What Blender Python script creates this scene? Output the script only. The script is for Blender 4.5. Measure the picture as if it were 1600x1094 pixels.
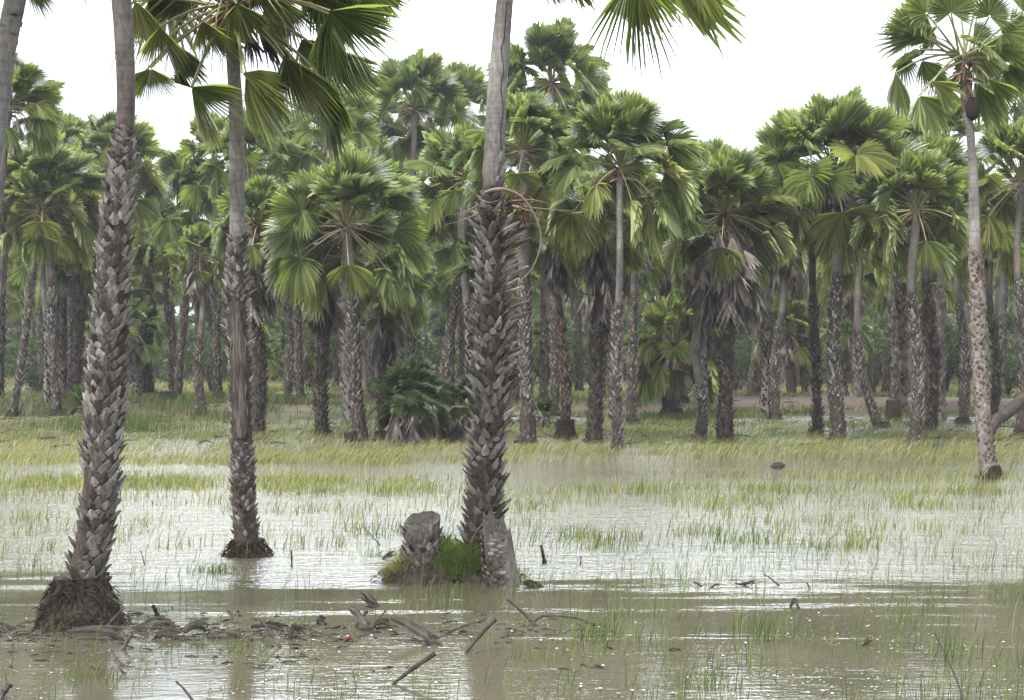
import bpy, math, random
import numpy as np

for o in list(bpy.data.objects):
    bpy.data.objects.remove(o)
S = bpy.context.scene
COL = S.collection
R = math.radians
rng = np.random.default_rng(7)
random.seed(7)

# ------------------------------------------------------------------ camera, sky, sun, exposure
CAM_H, F, HOR = 2.6, 2600.0, 547.0
cam = bpy.data.cameras.new("camera")
cam.sensor_width = 36.0
cam.lens = F / 1600.0 * 36.0
cam.clip_start, cam.clip_end = 0.1, 5000.0
camo = bpy.data.objects.new("camera", cam)
COL.objects.link(camo)
camo.location = (0, 0, CAM_H)
camo.rotation_euler = (R(90), 0, 0)
S.camera = camo

SUN_EL, SUN_AZ = R(62), R(215)
w = bpy.data.worlds.new("World")
S.world = w
w.use_nodes = True
nt = w.node_tree
nt.nodes.clear()
out = nt.nodes.new("ShaderNodeOutputWorld")
sky = nt.nodes.new("ShaderNodeTexSky")
sky.sky_type = 'NISHITA'
sky.sun_disc = False
sky.sun_elevation, sky.sun_rotation = SUN_EL, SUN_AZ
sky.air_density, sky.dust_density = 1.0, 4.0
b1 = nt.nodes.new("ShaderNodeBackground")
b1.inputs['Strength'].default_value = 0.05
nt.links.new(sky.outputs[0], b1.inputs['Color'])
# overcast layer: soft cloud sheet, even but for the lobe ahead
tc = nt.nodes.new("ShaderNodeTexCoord")
no = nt.nodes.new("ShaderNodeTexNoise")
no.inputs['Scale'].default_value = 2.2
no.inputs['Detail'].default_value = 5
mp = nt.nodes.new("ShaderNodeMapping")
mp.inputs['Scale'].default_value = (1, 1, 3)
nt.links.new(tc.outputs['Generated'], mp.inputs[0])
nt.links.new(mp.outputs[0], no.inputs['Vector'])
cr = nt.nodes.new("ShaderNodeValToRGB")
cr.color_ramp.elements[0].position, cr.color_ramp.elements[0].color = 0.3, (0.84, 0.88, 0.95, 1)
cr.color_ramp.elements[1].position, cr.color_ramp.elements[1].color = 0.7, (0.95, 0.98, 1.05, 1)
nt.links.new(no.outputs['Fac'], cr.inputs[0])
b2 = nt.nodes.new("ShaderNodeBackground")
dotn = nt.nodes.new("ShaderNodeVectorMath")   # added bright lobe in the sky ahead, for the ripples to reflect white
dotn.operation = 'DOT_PRODUCT'
dotn.inputs[1].default_value = (0.03, 0.838, 0.545)
nt.links.new(tc.outputs['Generated'], dotn.inputs[0])
mrz = nt.nodes.new("ShaderNodeMapRange")
mrz.interpolation_type = 'SMOOTHSTEP'
mrz.inputs['From Min'].default_value, mrz.inputs['From Max'].default_value = 0.90, 0.99
mrz.inputs['To Min'].default_value, mrz.inputs['To Max'].default_value = 0.62, 5.6
nt.links.new(dotn.outputs['Value'], mrz.inputs['Value'])
nt.links.new(mrz.outputs[0], b2.inputs['Strength'])
nt.links.new(cr.outputs[0], b2.inputs['Color'])
ad = nt.nodes.new("ShaderNodeAddShader")
nt.links.new(b1.outputs[0], ad.inputs[0])
nt.links.new(b2.outputs[0], ad.inputs[1])
nt.links.new(ad.outputs[0], out.inputs['Surface'])

sl = bpy.data.lights.new("sun", 'SUN')
sl.energy, sl.angle, sl.color = 2.4, R(14), (1, 0.96, 0.9)
so = bpy.data.objects.new("sun", sl)
COL.objects.link(so)
so.rotation_euler = (R(90) - SUN_EL, 0, R(-35))
so.location = (0, 0, 60)
S.view_settings.view_transform = 'Standard'
S.view_settings.look = 'None'
S.view_settings.gamma = 1
S.view_settings.exposure = 1.24
S.cycles.max_bounces = 6
S.cycles.transparent_max_bounces = 8


# ------------------------------------------------------------------ helpers
def at(px, py, Y):
    return np.array([(px - 800.0) / F * Y, Y, CAM_H - (py - HOR) / F * Y])


def gy(row, z=0.0):
    return F * (CAM_H - z) / (row - HOR)


_T = np.random.default_rng(99).random((256, 256))


def vnoise(x, y, seed=0):
    x = np.asarray(x, float) + seed * 17.3
    y = np.asarray(y, float) + seed * 5.7
    xi, yi = np.floor(x).astype(int), np.floor(y).astype(int)
    fx, fy = x - xi, y - yi
    fx, fy = fx * fx * (3 - 2 * fx), fy * fy * (3 - 2 * fy)
    a, b = _T[xi & 255, yi & 255], _T[(xi + 1) & 255, yi & 255]
    c, d = _T[xi & 255, (yi + 1) & 255], _T[(xi + 1) & 255, (yi + 1) & 255]
    return (a * (1 - fx) + b * fx) * (1 - fy) + (c * (1 - fx) + d * fx) * fy


def fbm(x, y, seed=0, o=3):
    s, a, t = 0, 1.0, 0
    for i in range(o):
        s = s + a * vnoise(np.asarray(x) * 2 ** i, np.asarray(y) * 2 ** i, seed + i)
        t += a
        a *= .5
    return s / t


def sstep(a, b, x):
    t = np.clip((np.asarray(x, float) - a) / (b - a), 0, 1)
    return t * t * (3 - 2 * t)


def nrm(v):
    v = np.asarray(v, float)
    return v / (np.linalg.norm(v) + 1e-9)


class MB:
    def __init__(s):
        s.V, s.Q, s.Tt, s.n = [], [], [], 0
        s.qm, s.tm, s.A = [], [], []

    def add(s, V, Q=None, T=None, mat=0, var=0.0):
        V = np.asarray(V, float).reshape(-1, 3)
        s.V.append(V)
        s.A.append(np.broadcast_to(np.asarray(var, float), (len(V),)))
        if Q is not None and len(Q):
            Q = np.asarray(Q, int)
            s.Q.append(Q + s.n)
            s.qm.append(np.full(len(Q), mat))
        if T is not None and len(T):
            T = np.asarray(T, int)
            s.Tt.append(T + s.n)
            s.tm.append(np.full(len(T), mat))
        s.n += len(V)

    def merge(s, o, M=None, off=None):
        if not o.V:
            return
        V = np.concatenate(o.V)
        if M is not None:
            V = V @ np.asarray(M).T
        if off is not None:
            V = V + off
        s.V.append(V)
        s.A.append(np.concatenate(o.A))
        for q, m in zip(o.Q, o.qm):
            s.Q.append(q + s.n); s.qm.append(m)
        for q, m in zip(o.Tt, o.tm):
            s.Tt.append(q + s.n); s.tm.append(m)
        s.n += len(V)

    def mesh(s, name, mats, origin=None, smooth=False):
        V = np.concatenate(s.V) if s.V else np.zeros((0, 3))
        if origin is not None:
            V = V - np.asarray(origin)
        Q = np.concatenate(s.Q) if s.Q else np.zeros((0, 4), int)
        T = np.concatenate(s.Tt) if s.Tt else np.zeros((0, 3), int)
        me = bpy.data.meshes.new(name)
        me.vertices.add(len(V))
        me.vertices.foreach_set("co", V.astype(np.float32).ravel())
        L = np.concatenate([Q.ravel(), T.ravel()]).astype(np.int32)
        me.loops.add(len(L))
        me.loops.foreach_set("vertex_index", L)
        npz = len(Q) + len(T)
        me.polygons.add(npz)
        st = np.concatenate([np.arange(len(Q)) * 4, len(Q) * 4 + np.arange(len(T)) * 3]).astype(np.int32)
        me.polygons.foreach_set("loop_start", st)
        mi = np.concatenate((s.qm + s.tm) or [np.zeros(0)]).astype(np.int32)
        me.polygons.foreach_set("material_index", mi)
        me.polygons.foreach_set("use_smooth", np.full(npz, smooth))
        at_ = me.attributes.new("var", 'FLOAT', 'POINT')
        at_.data.foreach_set("value", np.concatenate(s.A).astype(np.float32))
        for m in mats:
            me.materials.append(m)
        me.update(calc_edges=True)
        me.validate()
        return me

    def obj(s, name, mats, parent=None, loc=(0, 0, 0), smooth=False):
        # geometry is given in world space; loc is the origin of the object (of its thing)
        me = s.mesh(name, mats, origin=loc, smooth=smooth)
        o = bpy.data.objects.new(name, me)
        COL.objects.link(o)
        if parent is not None:
            o.parent = parent
        else:
            o.location = tuple(float(c) for c in loc)
        return o


def tag(o, label=None, cat=None, group=None, kind=None):
    if label: o['label'] = label
    if cat: o['category'] = cat
    if group: o['group'] = group
    if kind: o['kind'] = kind
    return o


def empty(name, loc, label, cat, group=None):
    o = bpy.data.objects.new(name, None)
    o.empty_display_size = 0.3
    COL.objects.link(o)
    o.location = tuple(float(c) for c in loc)
    return tag(o, label, cat, group)


# ------------------------------------------------------------------ materials
def newmat(name):
    m = bpy.data.materials.new(name)
    m.use_nodes = True
    t = m.node_tree
    bs = t.nodes['Principled BSDF']
    return m, t, bs


def N(t, typ, **kw):
    n = t.nodes.new(typ)
    for k, v in kw.items():
        if k.startswith('i_'):
            n.inputs[k[2:].replace('_', ' ')].default_value = v
        else:
            setattr(n, k, v)
    return n


def ramp(t, fac, stops):
    n = t.nodes.new("ShaderNodeValToRGB")
    el = n.color_ramp.elements
    while len(el) < len(stops):
        el.new(0.5)
    for e, (p, c) in zip(el, stops):
        e.position = p
        e.color = (*c, 1)
    t.links.new(fac, n.inputs[0])
    return n.outputs[0]


def mix(t, fac, a, b, mode='MIX'):
    n = t.nodes.new("ShaderNodeMix")
    n.data_type = 'RGBA'
    n.blend_type = mode
    for sock, v in ((n.inputs[0], fac), (n.inputs[6], a), (n.inputs[7], b)):
        if isinstance(v, (int, float)):
            sock.default_value = v
        elif isinstance(v, tuple):
            sock.default_value = (*v, 1)
        else:
            t.links.new(v, sock)
    return n.outputs[2]


def noise(t, scale, detail=4, stretch=(1, 1, 1), coord='Object', rough=0.6):
    c = t.nodes.new("ShaderNodeTexCoord")
    mp = t.nodes.new("ShaderNodeMapping")
    mp.inputs['Scale'].default_value = stretch
    n = t.nodes.new("ShaderNodeTexNoise")
    n.inputs['Scale'].default_value = scale
    n.inputs['Detail'].default_value = detail
    n.inputs['Roughness'].default_value = rough
    t.links.new(c.outputs[coord], mp.inputs[0])
    t.links.new(mp.outputs[0], n.inputs['Vector'])
    return n.outputs['Fac']


def bump(t, bs, h, strength=0.4, dist=0.02):
    b = t.nodes.new("ShaderNodeBump")
    b.inputs['Strength'].default_value = strength
    b.inputs['Distance'].default_value = dist
    t.links.new(h, b.inputs['Height'])
    t.links.new(b.outputs[0], bs.inputs['Normal'])


def attr(t):
    a = t.nodes.new("ShaderNodeAttribute")
    a.attribute_name = "var"
    return a.outputs['Fac']


def island(t):
    return t.nodes.new("ShaderNodeNewGeometry").outputs['Random Per Island']


def leafmat(name, c0, c1, c2, trans=0.42, rough=0.45, spec=0.5):
    m, t, bs = newmat(name)
    a = attr(t)
    col = ramp(t, a, [(0.0, c0), (0.5, c1), (1.0, c2)])
    v = ramp(t, island(t), [(0, (0.5,) * 3), (1, (1.5,) * 3)])
    col = mix(t, 1.0, col, v, 'MULTIPLY')
    t.links.new(col, bs.inputs['Base Color'])
    bs.inputs['Roughness'].default_value = rough
    bs.inputs['Specular IOR Level'].default_value = spec
    tr = t.nodes.new("ShaderNodeBsdfTranslucent")
    c2_ = mix(t, 1.0, col, (1.3, 1.5, 0.7), 'MULTIPLY')
    t.links.new(c2_, tr.inputs['Color'])
    ms = t.nodes.new("ShaderNodeMixShader")
    ms.inputs[0].default_value = trans
    t.links.new(bs.outputs[0], ms.inputs[1])
    t.links.new(tr.outputs[0], ms.inputs[2])
    t.links.new(ms.outputs[0], t.nodes['Material Output'].inputs[0])
    return m


M = {}
M['leaf'] = leafmat('palm_leaf', (0.182, 0.226, 0.104), (0.285, 0.300, 0.112), (0.36, 0.32, 0.13), rough=.45, spec=.5)
M['leafnear'] = leafmat('palm_leaf_near', (0.170, 0.205, 0.078), (0.29, 0.30, 0.11), (0.42, 0.38, 0.18), rough=.45, spec=.5, trans=.5)
M['leafdeep'] = leafmat('deep_shade_leaf', (0.070, 0.098, 0.045), (0.12, 0.14, 0.055), (0.2, 0.18, 0.08), rough=.55)  # palm leaf colour darkened for the shade deep in the wood; fan shrubs share it
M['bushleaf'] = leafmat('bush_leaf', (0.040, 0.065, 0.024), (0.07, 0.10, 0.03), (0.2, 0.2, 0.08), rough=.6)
M['grass'] = leafmat('grass_blade', (0.065, 0.09, 0.03), (0.17, 0.185, 0.07), (0.32, 0.28, 0.14), trans=0.4, rough=0.6, spec=0.3)
M['reed'] = leafmat('reed_blade', (0.045, 0.075, 0.025), (0.12, 0.145, 0.05), (0.27, 0.21, 0.10), trans=0.35, rough=0.6, spec=0.3)
M['tuft'] = leafmat('tuft_blade', (0.05, 0.10, 0.018), (0.11, 0.17, 0.03), (0.26, 0.23, 0.10), trans=0.4, rough=0.6, spec=0.3)


def simple(name, stops, scale=8, stretch=(1, 1, 1), rough=0.85, bs_=0.5, bd=0.02, isl=0.0, spec=0.3):
    m, t, bs = newmat(name)
    n = noise(t, scale, 6, stretch)
    col = ramp(t, n, stops)
    if isl:
        v = ramp(t, island(t), [(0, (1 - isl,) * 3), (1, (1 + isl,) * 3)])
        col = mix(t, 1.0, col, v, 'MULTIPLY')
    t.links.new(col, bs.inputs['Base Color'])
    bs.inputs['Roughness'].default_value = rough
    bs.inputs['Specular IOR Level'].default_value = spec
    if bs_:
        bump(t, bs, n, bs_, bd)
    return m


M['petiole'] = leafmat('leaf_stalk', (0.10, 0.13, 0.05), (0.21, 0.20, 0.08), (0.30, 0.23, 0.12), trans=0.0)
M['dead'] = simple('dead_leaf', [(0.3, (0.05, 0.040, 0.033)), (0.5, (0.145, 0.122, 0.105)), (0.75, (0.29, 0.26, 0.238))], 5, (1, 1, .3), isl=.4)
M['fibre'] = simple('crown_fibre', [(0.3, (0.05, 0.028, 0.018)), (0.7, (0.20, 0.12, 0.075))], 12, isl=.3)
M['root'] = simple('root_mat', [(0.3, (0.009, 0.006, 0.004)), (0.5, (0.026, 0.018, 0.012)), (0.75, (0.07, 0.050, 0.035))], 26, (1, 1, 1.3), bs_=1.0, bd=0.05)
M['nest'] = simple('termite_nest', [(0.3, (0.012, 0.008, 0.007)), (0.7, (0.040, 0.025, 0.02))], 30, bs_=1, bd=.03)
M['earth'] = simple('mound_earth', [(0.3, (0.02, 0.015, 0.011)), (0.7, (0.075, 0.058, 0.042))], 12, bs_=1.0, bd=0.04)
M['debris'] = simple('weathered_stalk', [(0.3, (0.016, 0.013, 0.010)), (0.55, (0.048, 0.038, 0.031)), (0.8, (0.125, 0.107, 0.094))], 9, (1, 1, 1), rough=0.5, isl=.35, bs_=.8)
M['debrisdark'] = simple('dark_wet_stalk', [(0.3, (0.012, 0.010, 0.008)), (0.7, (0.05, 0.039, 0.030))], 8, rough=0.5, isl=.3)
M['red'] = simple('reddish_stalk', [(0.3, (0.06, 0.018, 0.014)), (0.7, (0.13, 0.05, 0.038))], 10, rough=0.6)
M['stumpcut'] = simple('cut_wood', [(0.3, (0.03, 0.025, 0.02)), (0.7, (0.13, 0.112, 0.095))], 22, bs_=1, bd=.02)
M['stumpside'] = simple('stump_bark', [(0.28, (.05, .04, .032)), (0.5, (.13, .112, .095)), (0.75, (.26, .24, .215))], 9, (1.6, 1.6, .3), bs_=1.0, bd=.05)
M['vine'] = simple('vine_bark', [(0.3, (0.10, 0.075, 0.055)), (0.7, (0.24, 0.19, 0.15))], 10, bs_=.6)
M['pad'] = simple('floating_leaf', [(0.3, (0.10, 0.13, 0.06)), (0.6, (0.22, 0.24, 0.14)), (0.8, (0.33, 0.28, 0.20))], 3, rough=0.22, bs_=0, isl=.3, spec=.7)
m, t, bs = newmat('white_petal')
bs.inputs['Base Color'].default_value = (.85, .85, .8, 1)
M['petal'] = m
m, t, bs = newmat('yellow_green_sprig')
bs.inputs['Base Color'].default_value = (.24, .32, .06, 1)
M['sprig'] = m


def trunkmat(name, pale, mid, dark, ringk=0.35):
    m, t, bs = newmat(name)
    n1 = noise(t, 3.0, 6, (1, 1, .5))
    n2 = noise(t, 26.0, 4, (1, 1, .35))
    rings = noise(t, 2.2, 3, (.35, .35, 9))
    base = ramp(t, n1, [(0.28, dark), (0.45, mid), (0.7, pale)])
    c2 = mix(t, ringk, base, ramp(t, rings, [(0.38, (.32, .30, .28)), (0.52, (1, 1, 1))]), 'MULTIPLY')
    c3 = mix(t, .55, c2, ramp(t, n2, [(0.35, (.42, .40, .38)), (0.6, (1.1, 1.1, 1.1))]), 'MULTIPLY')
    c3 = mix(t, attr(t), c3, mix(t, 1.0, ramp(t, n2, [(0.3, (.018, .014, .011)), (.7, (.09, .07, .055))]), (1.0, 1.0, 1.0), 'MULTIPLY'))
    t.links.new(c3, bs.inputs['Base Color'])
    bs.inputs['Roughness'].default_value = .9
    bs.inputs['Specular IOR Level'].default_value = .25
    bump(t, bs, n2, .7, .015)
    return m


M['bark'] = trunkmat('pale_bark', (0.30, 0.285, 0.27), (0.20, 0.185, 0.172), (0.12, 0.108, 0.098))
M['barkmid'] = trunkmat('grey_brown_bark', (0.22, 0.198, 0.18), (0.14, 0.122, 0.108), (0.07, 0.058, 0.05))
M['barkdark'] = trunkmat('dark_bark', (0.10, 0.084, 0.07), (0.06, 0.047, 0.038), (0.024, 0.019, 0.016))


def bootmat(name, stops, mot=.6):
    m, t, bs = newmat(name)
    col = ramp(t, island(t), stops)
    n2 = noise(t, 22.0, 5, (1, 1, .3))
    c3 = mix(t, mot, col, ramp(t, n2, [(0.35, (.35, .32, .30)), (0.62, (1.15, 1.15, 1.15))]), 'MULTIPLY')
    n3 = noise(t, 1.6, 3)
    c3 = mix(t, .55, c3, ramp(t, n3, [(0.38, (.55, .48, .42)), (0.6, (1.12, 1.12, 1.12))]), 'MULTIPLY')
    t.links.new(c3, bs.inputs['Base Color'])
    bs.inputs['Roughness'].default_value = .85
    bs.inputs['Specular IOR Level'].default_value = .3
    bump(t, bs, n2, .6, .01)
    return m


M['boot'] = bootmat('leaf_base', [(0, (.06, .050, .042)), (.5, (.185, .166, .148)), (.85, (.30, .28, .262)), (1, (.42, .405, .385))])
M['bootdark'] = bootmat('dark_leaf_base', [(0, (.025, .019, .016)), (.6, (.07, .056, .048)), (1, (.18, .16, .14))])
M['bootwarm'] = bootmat('reddish_leaf_base', [(0, (.10, .06, .040)), (.5, (.21, .145, .105)), (1, (.34, .30, .27))])

# water: turbid shallow water, ripples
m, t, bs = newmat('flood_water')
bs.inputs['Roughness'].default_value = .06
bs.inputs['IOR'].default_value = 1.4
nb = noise(t, .5, 3)
t.links.new(ramp(t, nb, [(0.3, (.068, .064, .041)), (0.7, (.102, .093, .063))]), bs.inputs['Base Color'])
c = N(t, "ShaderNodeTexCoord")
sx = N(t, "ShaderNodeSeparateXYZ")
t.links.new(c.outputs['Object'], sx.inputs[0])


def wnoise(scale, st, det=3):
    return noise(t, scale, det, st)


h1 = wnoise(5.0, (1, 2.6, 1), 3)
h2 = wnoise(17.0, (1, 1.9, 1), 2)
h3 = wnoise(1.3, (1, 2.5, 1), 2)
add = N(t, "ShaderNodeMath", operation='MULTIPLY_ADD')
t.links.new(h2, add.inputs[0]); add.inputs[1].default_value = .35; t.links.new(h1, add.inputs[2])
add2 = N(t, "ShaderNodeMath", operation='MULTIPLY_ADD')  # long swell
t.links.new(h3, add2.inputs[0]); add2.inputs[1].default_value = 1.2; t.links.new(add.outputs[0], add2.inputs[2])
# wind mask: calm in the near sheltered water (y < 18.4), ruffled beyond
edge = N(t, "ShaderNodeMath", operation='MULTIPLY_ADD')
nz = wnoise(.35, (.6, 3.2, 1), 5)
t.links.new(nz, edge.inputs[0]); edge.inputs[1].default_value = 11.0; t.links.new(sx.outputs['Y'], edge.inputs[2])
mr = N(t, "ShaderNodeMapRange")
mr.inputs['From Min'].default_value = 22.6
mr.inputs['From Max'].default_value = 26.6
mr.inputs['To Min'].default_value = .09
mr.interpolation_type = 'SMOOTHERSTEP'
mr.inputs['To Max'].default_value = 1.0
t.links.new(edge.outputs[0], mr.inputs['Value'])
stk = N(t, "ShaderNodeMapRange")     # wind streaks drifting into the sheltered water
stk.inputs['From Min'].default_value, stk.inputs['From Max'].default_value = .50, .66
stk.inputs['To Min'].default_value, stk.inputs['To Max'].default_value = 0.0, .42
t.links.new(wnoise(.8, (.28, 3.2, 1), 5), stk.inputs['Value'])
nearf = N(t, "ShaderNodeMapRange")
nearf.inputs['From Min'].default_value, nearf.inputs['From Max'].default_value = 12.5, 16.5
nearf.inputs['To Min'].default_value = .25
t.links.new(sx.outputs['Y'], nearf.inputs['Value'])
sm_ = N(t, "ShaderNodeMath", operation='MULTIPLY')
t.links.new(stk.outputs[0], sm_.inputs[0]); t.links.new(nearf.outputs[0], sm_.inputs[1])
mx_ = N(t, "ShaderNodeMath", operation='MAXIMUM')
t.links.new(sm_.outputs[0], mx_.inputs[0]); t.links.new(mr.outputs[0], mx_.inputs[1])
bm = N(t, "ShaderNodeBump")
bm.inputs['Distance'].default_value = .03
t.links.new(mx_.outputs[0], bm.inputs['Strength'])
t.links.new(add2.outputs[0], bm.inputs['Height'])
t.links.new(bm.outputs[0], bs.inputs['Normal'])
M['water'] = m

# ground
m, t, bs = newmat('ground')
a = attr(t)
n1 = noise(t, .8, 6)
n2 = noise(t, 6, 5)
g = ramp(t, n1, [(0.3, (.040, .045, .022)), (0.5, (.075, .085, .034)), (0.7, (.15, .135, .06))])
e = ramp(t, n2, [(0.3, (.038, .024, .017)), (0.55, (.088, .056, .041)), (0.75, (.15, .105, .08))])
c_ = mix(t, a, g, e)
t.links.new(c_, bs.inputs['Base Color'])
bs.inputs['Roughness'].default_value = .95
bump(t, bs, n2, .8, .08)
M['ground'] = m


# ------------------------------------------------------------------ terrain
def ground_z(x, y):
    x = np.asarray(x, float); y = np.asarray(y, float)
    h = -0.22 + .17 * sstep(46, 56, y) + .10 * sstep(60, 70, y) + .12 * sstep(70, 85, y)
    h = h + (fbm(x / 5, y / 3.2, 3) - .5) * .22 * sstep(40, 52, y)
    left = sstep(-6, -12, x) * sstep(50, 56, y) * .12          # grassy bank on the left
    bank = np.exp(-((y - 73 - 4 * np.sin(x * .13)) / 6.0) ** 2) * .30 * sstep(.35, .6, fbm(x / 9, y / 30, 8) + .15 * (x > 4))
    return h + left + bank


def grid(xs, ys, f):
    X, Y = np.meshgrid(xs, ys)
    V = np.stack([X.ravel(), Y.ravel(), f(X, Y).ravel()], 1)
    nx, ny = len(xs), len(ys)
    i = np.arange(ny - 1)[:, None] * nx + np.arange(nx - 1)[None]
    i = i.ravel()
    return V, np.stack([i, i + 1, i + nx + 1, i + nx], 1)


xs = np.concatenate([np.linspace(-2500, -80, 12), np.linspace(-70, 70, 281), np.linspace(80, 2500, 12)])
ys = np.concatenate([np.linspace(-200, 20, 8), np.linspace(24, 110, 200), np.linspace(116, 400, 30), np.linspace(450, 4000, 14)])
V, Q = grid(xs, ys, ground_z)
earth = sstep(.38, .56, fbm(V[:, 0] / 6, V[:, 1] / 3, 21)) * 1.2 * sstep(45, 50, V[:, 1])
bk = np.exp(-((V[:, 1] - 73 - 4 * np.sin(V[:, 0] * .13)) / 7.0) ** 4) * (.35 + .9 * (V[:, 0] > 3))
earth = np.clip(np.maximum(earth * .6, bk * sstep(.34, .58, fbm(V[:, 0] / 5, V[:, 1] / 5, 33))), 0, 1)
mb = MB(); mb.add(V, Q, var=earth)
tag(mb.obj('ground', [M['ground']], smooth=True), kind='structure')
mb = MB()
V, Q = grid(np.linspace(-140, 140, 8), np.linspace(-40, 120, 8), lambda X, Y: X * 0)
mb.add(V, Q)
tag(mb.obj('water', [M['water']]), kind='structure')


# ------------------------------------------------------------------ palm pieces
def tube(mb, pts, rad, n=6, mat=0, var=0.0, cap=True, flat=1.0):
    pts = np.asarray(pts, float)
    rad = np.broadcast_to(np.asarray(rad, float), (len(pts),))
    tg = np.gradient(pts, axis=0)
    tg /= np.linalg.norm(tg, axis=1)[:, None] + 1e-9
    ref = np.array([0, 1, 0.01]) if abs(tg[:, 1]).mean() < .8 else np.array([0, 0.01, 1.0])
    u = np.cross(tg, ref); u /= np.linalg.norm(u, axis=1)[:, None] + 1e-9
    v = np.cross(u, tg)
    a = np.arange(n) / n * 2 * math.pi
    V = pts[:, None] + rad[:, None, None] * (np.cos(a)[None, :, None] * u[:, None] + flat * np.sin(a)[None, :, None] * v[:, None])
    k = len(pts)
    i = (np.arange(k - 1)[:, None] * n + np.arange(n)[None]).ravel()
    j = (np.arange(k - 1)[:, None] * n + (np.arange(n)[None] + 1) % n).ravel()
    Q = np.stack([i, j, j + n, i + n], 1)
    V = V.reshape(-1, 3)
    T = None
    if cap:
        c0 = len(V)
        V = np.concatenate([V, pts[:1], pts[-1:]])
        s = np.arange(n); s2 = (s + 1) % n
        T = np.concatenate([np.stack([s2, s, np.full(n, c0)], 1), np.stack([s + (k - 1) * n, s2 + (k - 1) * n, np.full(n, c0 + 1)], 1)])
    mb.add(V, Q, T, mat, var)


def blade(mb, hub, ax, nr, Rr, nseg=40, spread=4.2, droop=.15, cup=.15, uni=.36, mat=0, var=0.0, rg=None, wind=0.0, fold=.22, limp=.1):
    rg = rg or rng
    ax = nrm(ax)
    nr = nrm(nr - np.dot(nr, ax) * ax)
    sd = np.cross(ax, nr)
    th = np.linspace(-spread / 2, spread / 2, nseg + 1)
    dth = th[1] - th[0]
    t0, t1 = th[:-1], th[1:]
    tcn = (t0 + t1) / 2
    ln = (1 - .22 * (np.abs(tcn) / (spread / 2)) ** 2) * rg.uniform(.9, 1.06, nseg)
    un = uni * (1 - .12 * np.abs(tcn) / (spread / 2)) * rg.uniform(.93, 1.05, nseg)
    tl = rg.normal(0, limp, nseg)
    sw = rg.normal(0, .35, nseg) * dth

    def P(tt, rho, h):
        d = np.cos(tt)[:, None] * ax + np.sin(tt)[:, None] * sd + (cup * (1 - np.cos(tt)) + h)[:, None] * nr
        d /= np.linalg.norm(d, axis=1)[:, None]
        p = hub + d * (rho * Rr)[:, None]
        p[:, 2] -= (droop * Rr) * rho ** 2.4
        p[:, 0] += wind * Rr * rho ** 2
        return p
    k = np.arange(nseg)
    hL, hR = np.where(k % 2 == 0, fold, -fold), np.where(k % 2 == 0, -fold, fold)
    r0 = np.full(nseg, .035)
    r2 = un + (ln - un) * .5
    hw = dth * .5 * un / r2 * .31
    V = np.stack([P(t0, r0, hL), P(t1, r0, hR), P(t0, un, hL), P(t1, un, hR),
                  P(tcn - hw + sw * .5, r2, hL * .5 + tl * .4), P(tcn + hw + sw * .5, r2, hR * .5 + tl * .4), P(tcn + sw, ln, tl)], 1)
    V[:, 6, 2] -= np.abs(tl) * Rr * .6
    b = k * 7
    Q = np.concatenate([np.stack([b, b + 1, b + 3, b + 2], 1), np.stack([b + 2, b + 3, b + 5, b + 4], 1)])
    T = np.stack([b + 4, b + 5, b + 6], 1)
    mb.add(V.reshape(-1, 3), Q, T, mat, var)


def leaf(mb, p0, hub, ax, nr, Rr, sag=.12, pw=.019, pvar=.3, **kw):
    """stalk from p0 to hub, then the fan; material slots 0 leaf, 1 stalk"""
    p0 = np.asarray(p0, float); hub = np.asarray(hub, float)
    L = np.linalg.norm(hub - p0)
    mid = (p0 + hub) / 2 + np.array([0, 0, sag * L])
    tt = np.linspace(0, 1, 6)[:, None]
    pts = (1 - tt) ** 2 * p0 + 2 * tt * (1 - tt) * mid + tt ** 2 * hub
    tube(mb, pts, np.linspace(pw, pw * .5, 6), 4, 1, pvar, cap=False)
    blade(mb, hub, ax, nr, Rr, **kw)


PB = [0.0, .8]


def auto_leaf(mb, c, az, el, Lp, Rr, rg, nseg=36, age=0.2, wind=.05, **kw):
    d = np.array([math.cos(el) * math.cos(az), math.cos(el) * math.sin(az), math.sin(el)])
    sagk = .10 + .22 * rg.random()
    hub = c + d * Lp - np.array([0, 0, sagk * Lp * math.cos(el) ** 1.0])
    tg = nrm(d - np.array([0, 0, 1.6 * sagk * math.cos(el)]))
    g = (.05 + .2 * rg.random()) if el > .5 else (.1 + .9 * rg.random()) if el > 0 else .7 + 1.4 * rg.random()
    ax = nrm(tg + np.array([.12 * wind / .05, 0, -g * (.35 if el > .9 else 1)]))
    h = np.array([-math.sin(az), math.cos(az), 0])
    n0 = np.cross(ax, h)
    roll = rg.normal(0, .6)
    n0 = math.cos(roll) * n0 + math.sin(roll) * h
    leaf(mb, c + d * .12, hub, ax, n0, Rr, sag=.10, pvar=.2 + PB[0] + .7 * age * rg.random() + (.3 if el < .2 else 0), nseg=nseg,
         spread=rg.uniform(2.7, 4.2) if el > .8 else rg.uniform(3.0, 4.8) if el > 0 else rg.uniform(2.3, 3.6), droop=rg.uniform(.0, .10) + (.15 if el < 0 else .06 if el < .6 else 0),
         cup=rg.uniform(-.15, .5), var=age, rg=rg, wind=wind, limp=.04 + .07 * rg.random(), **kw)


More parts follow.
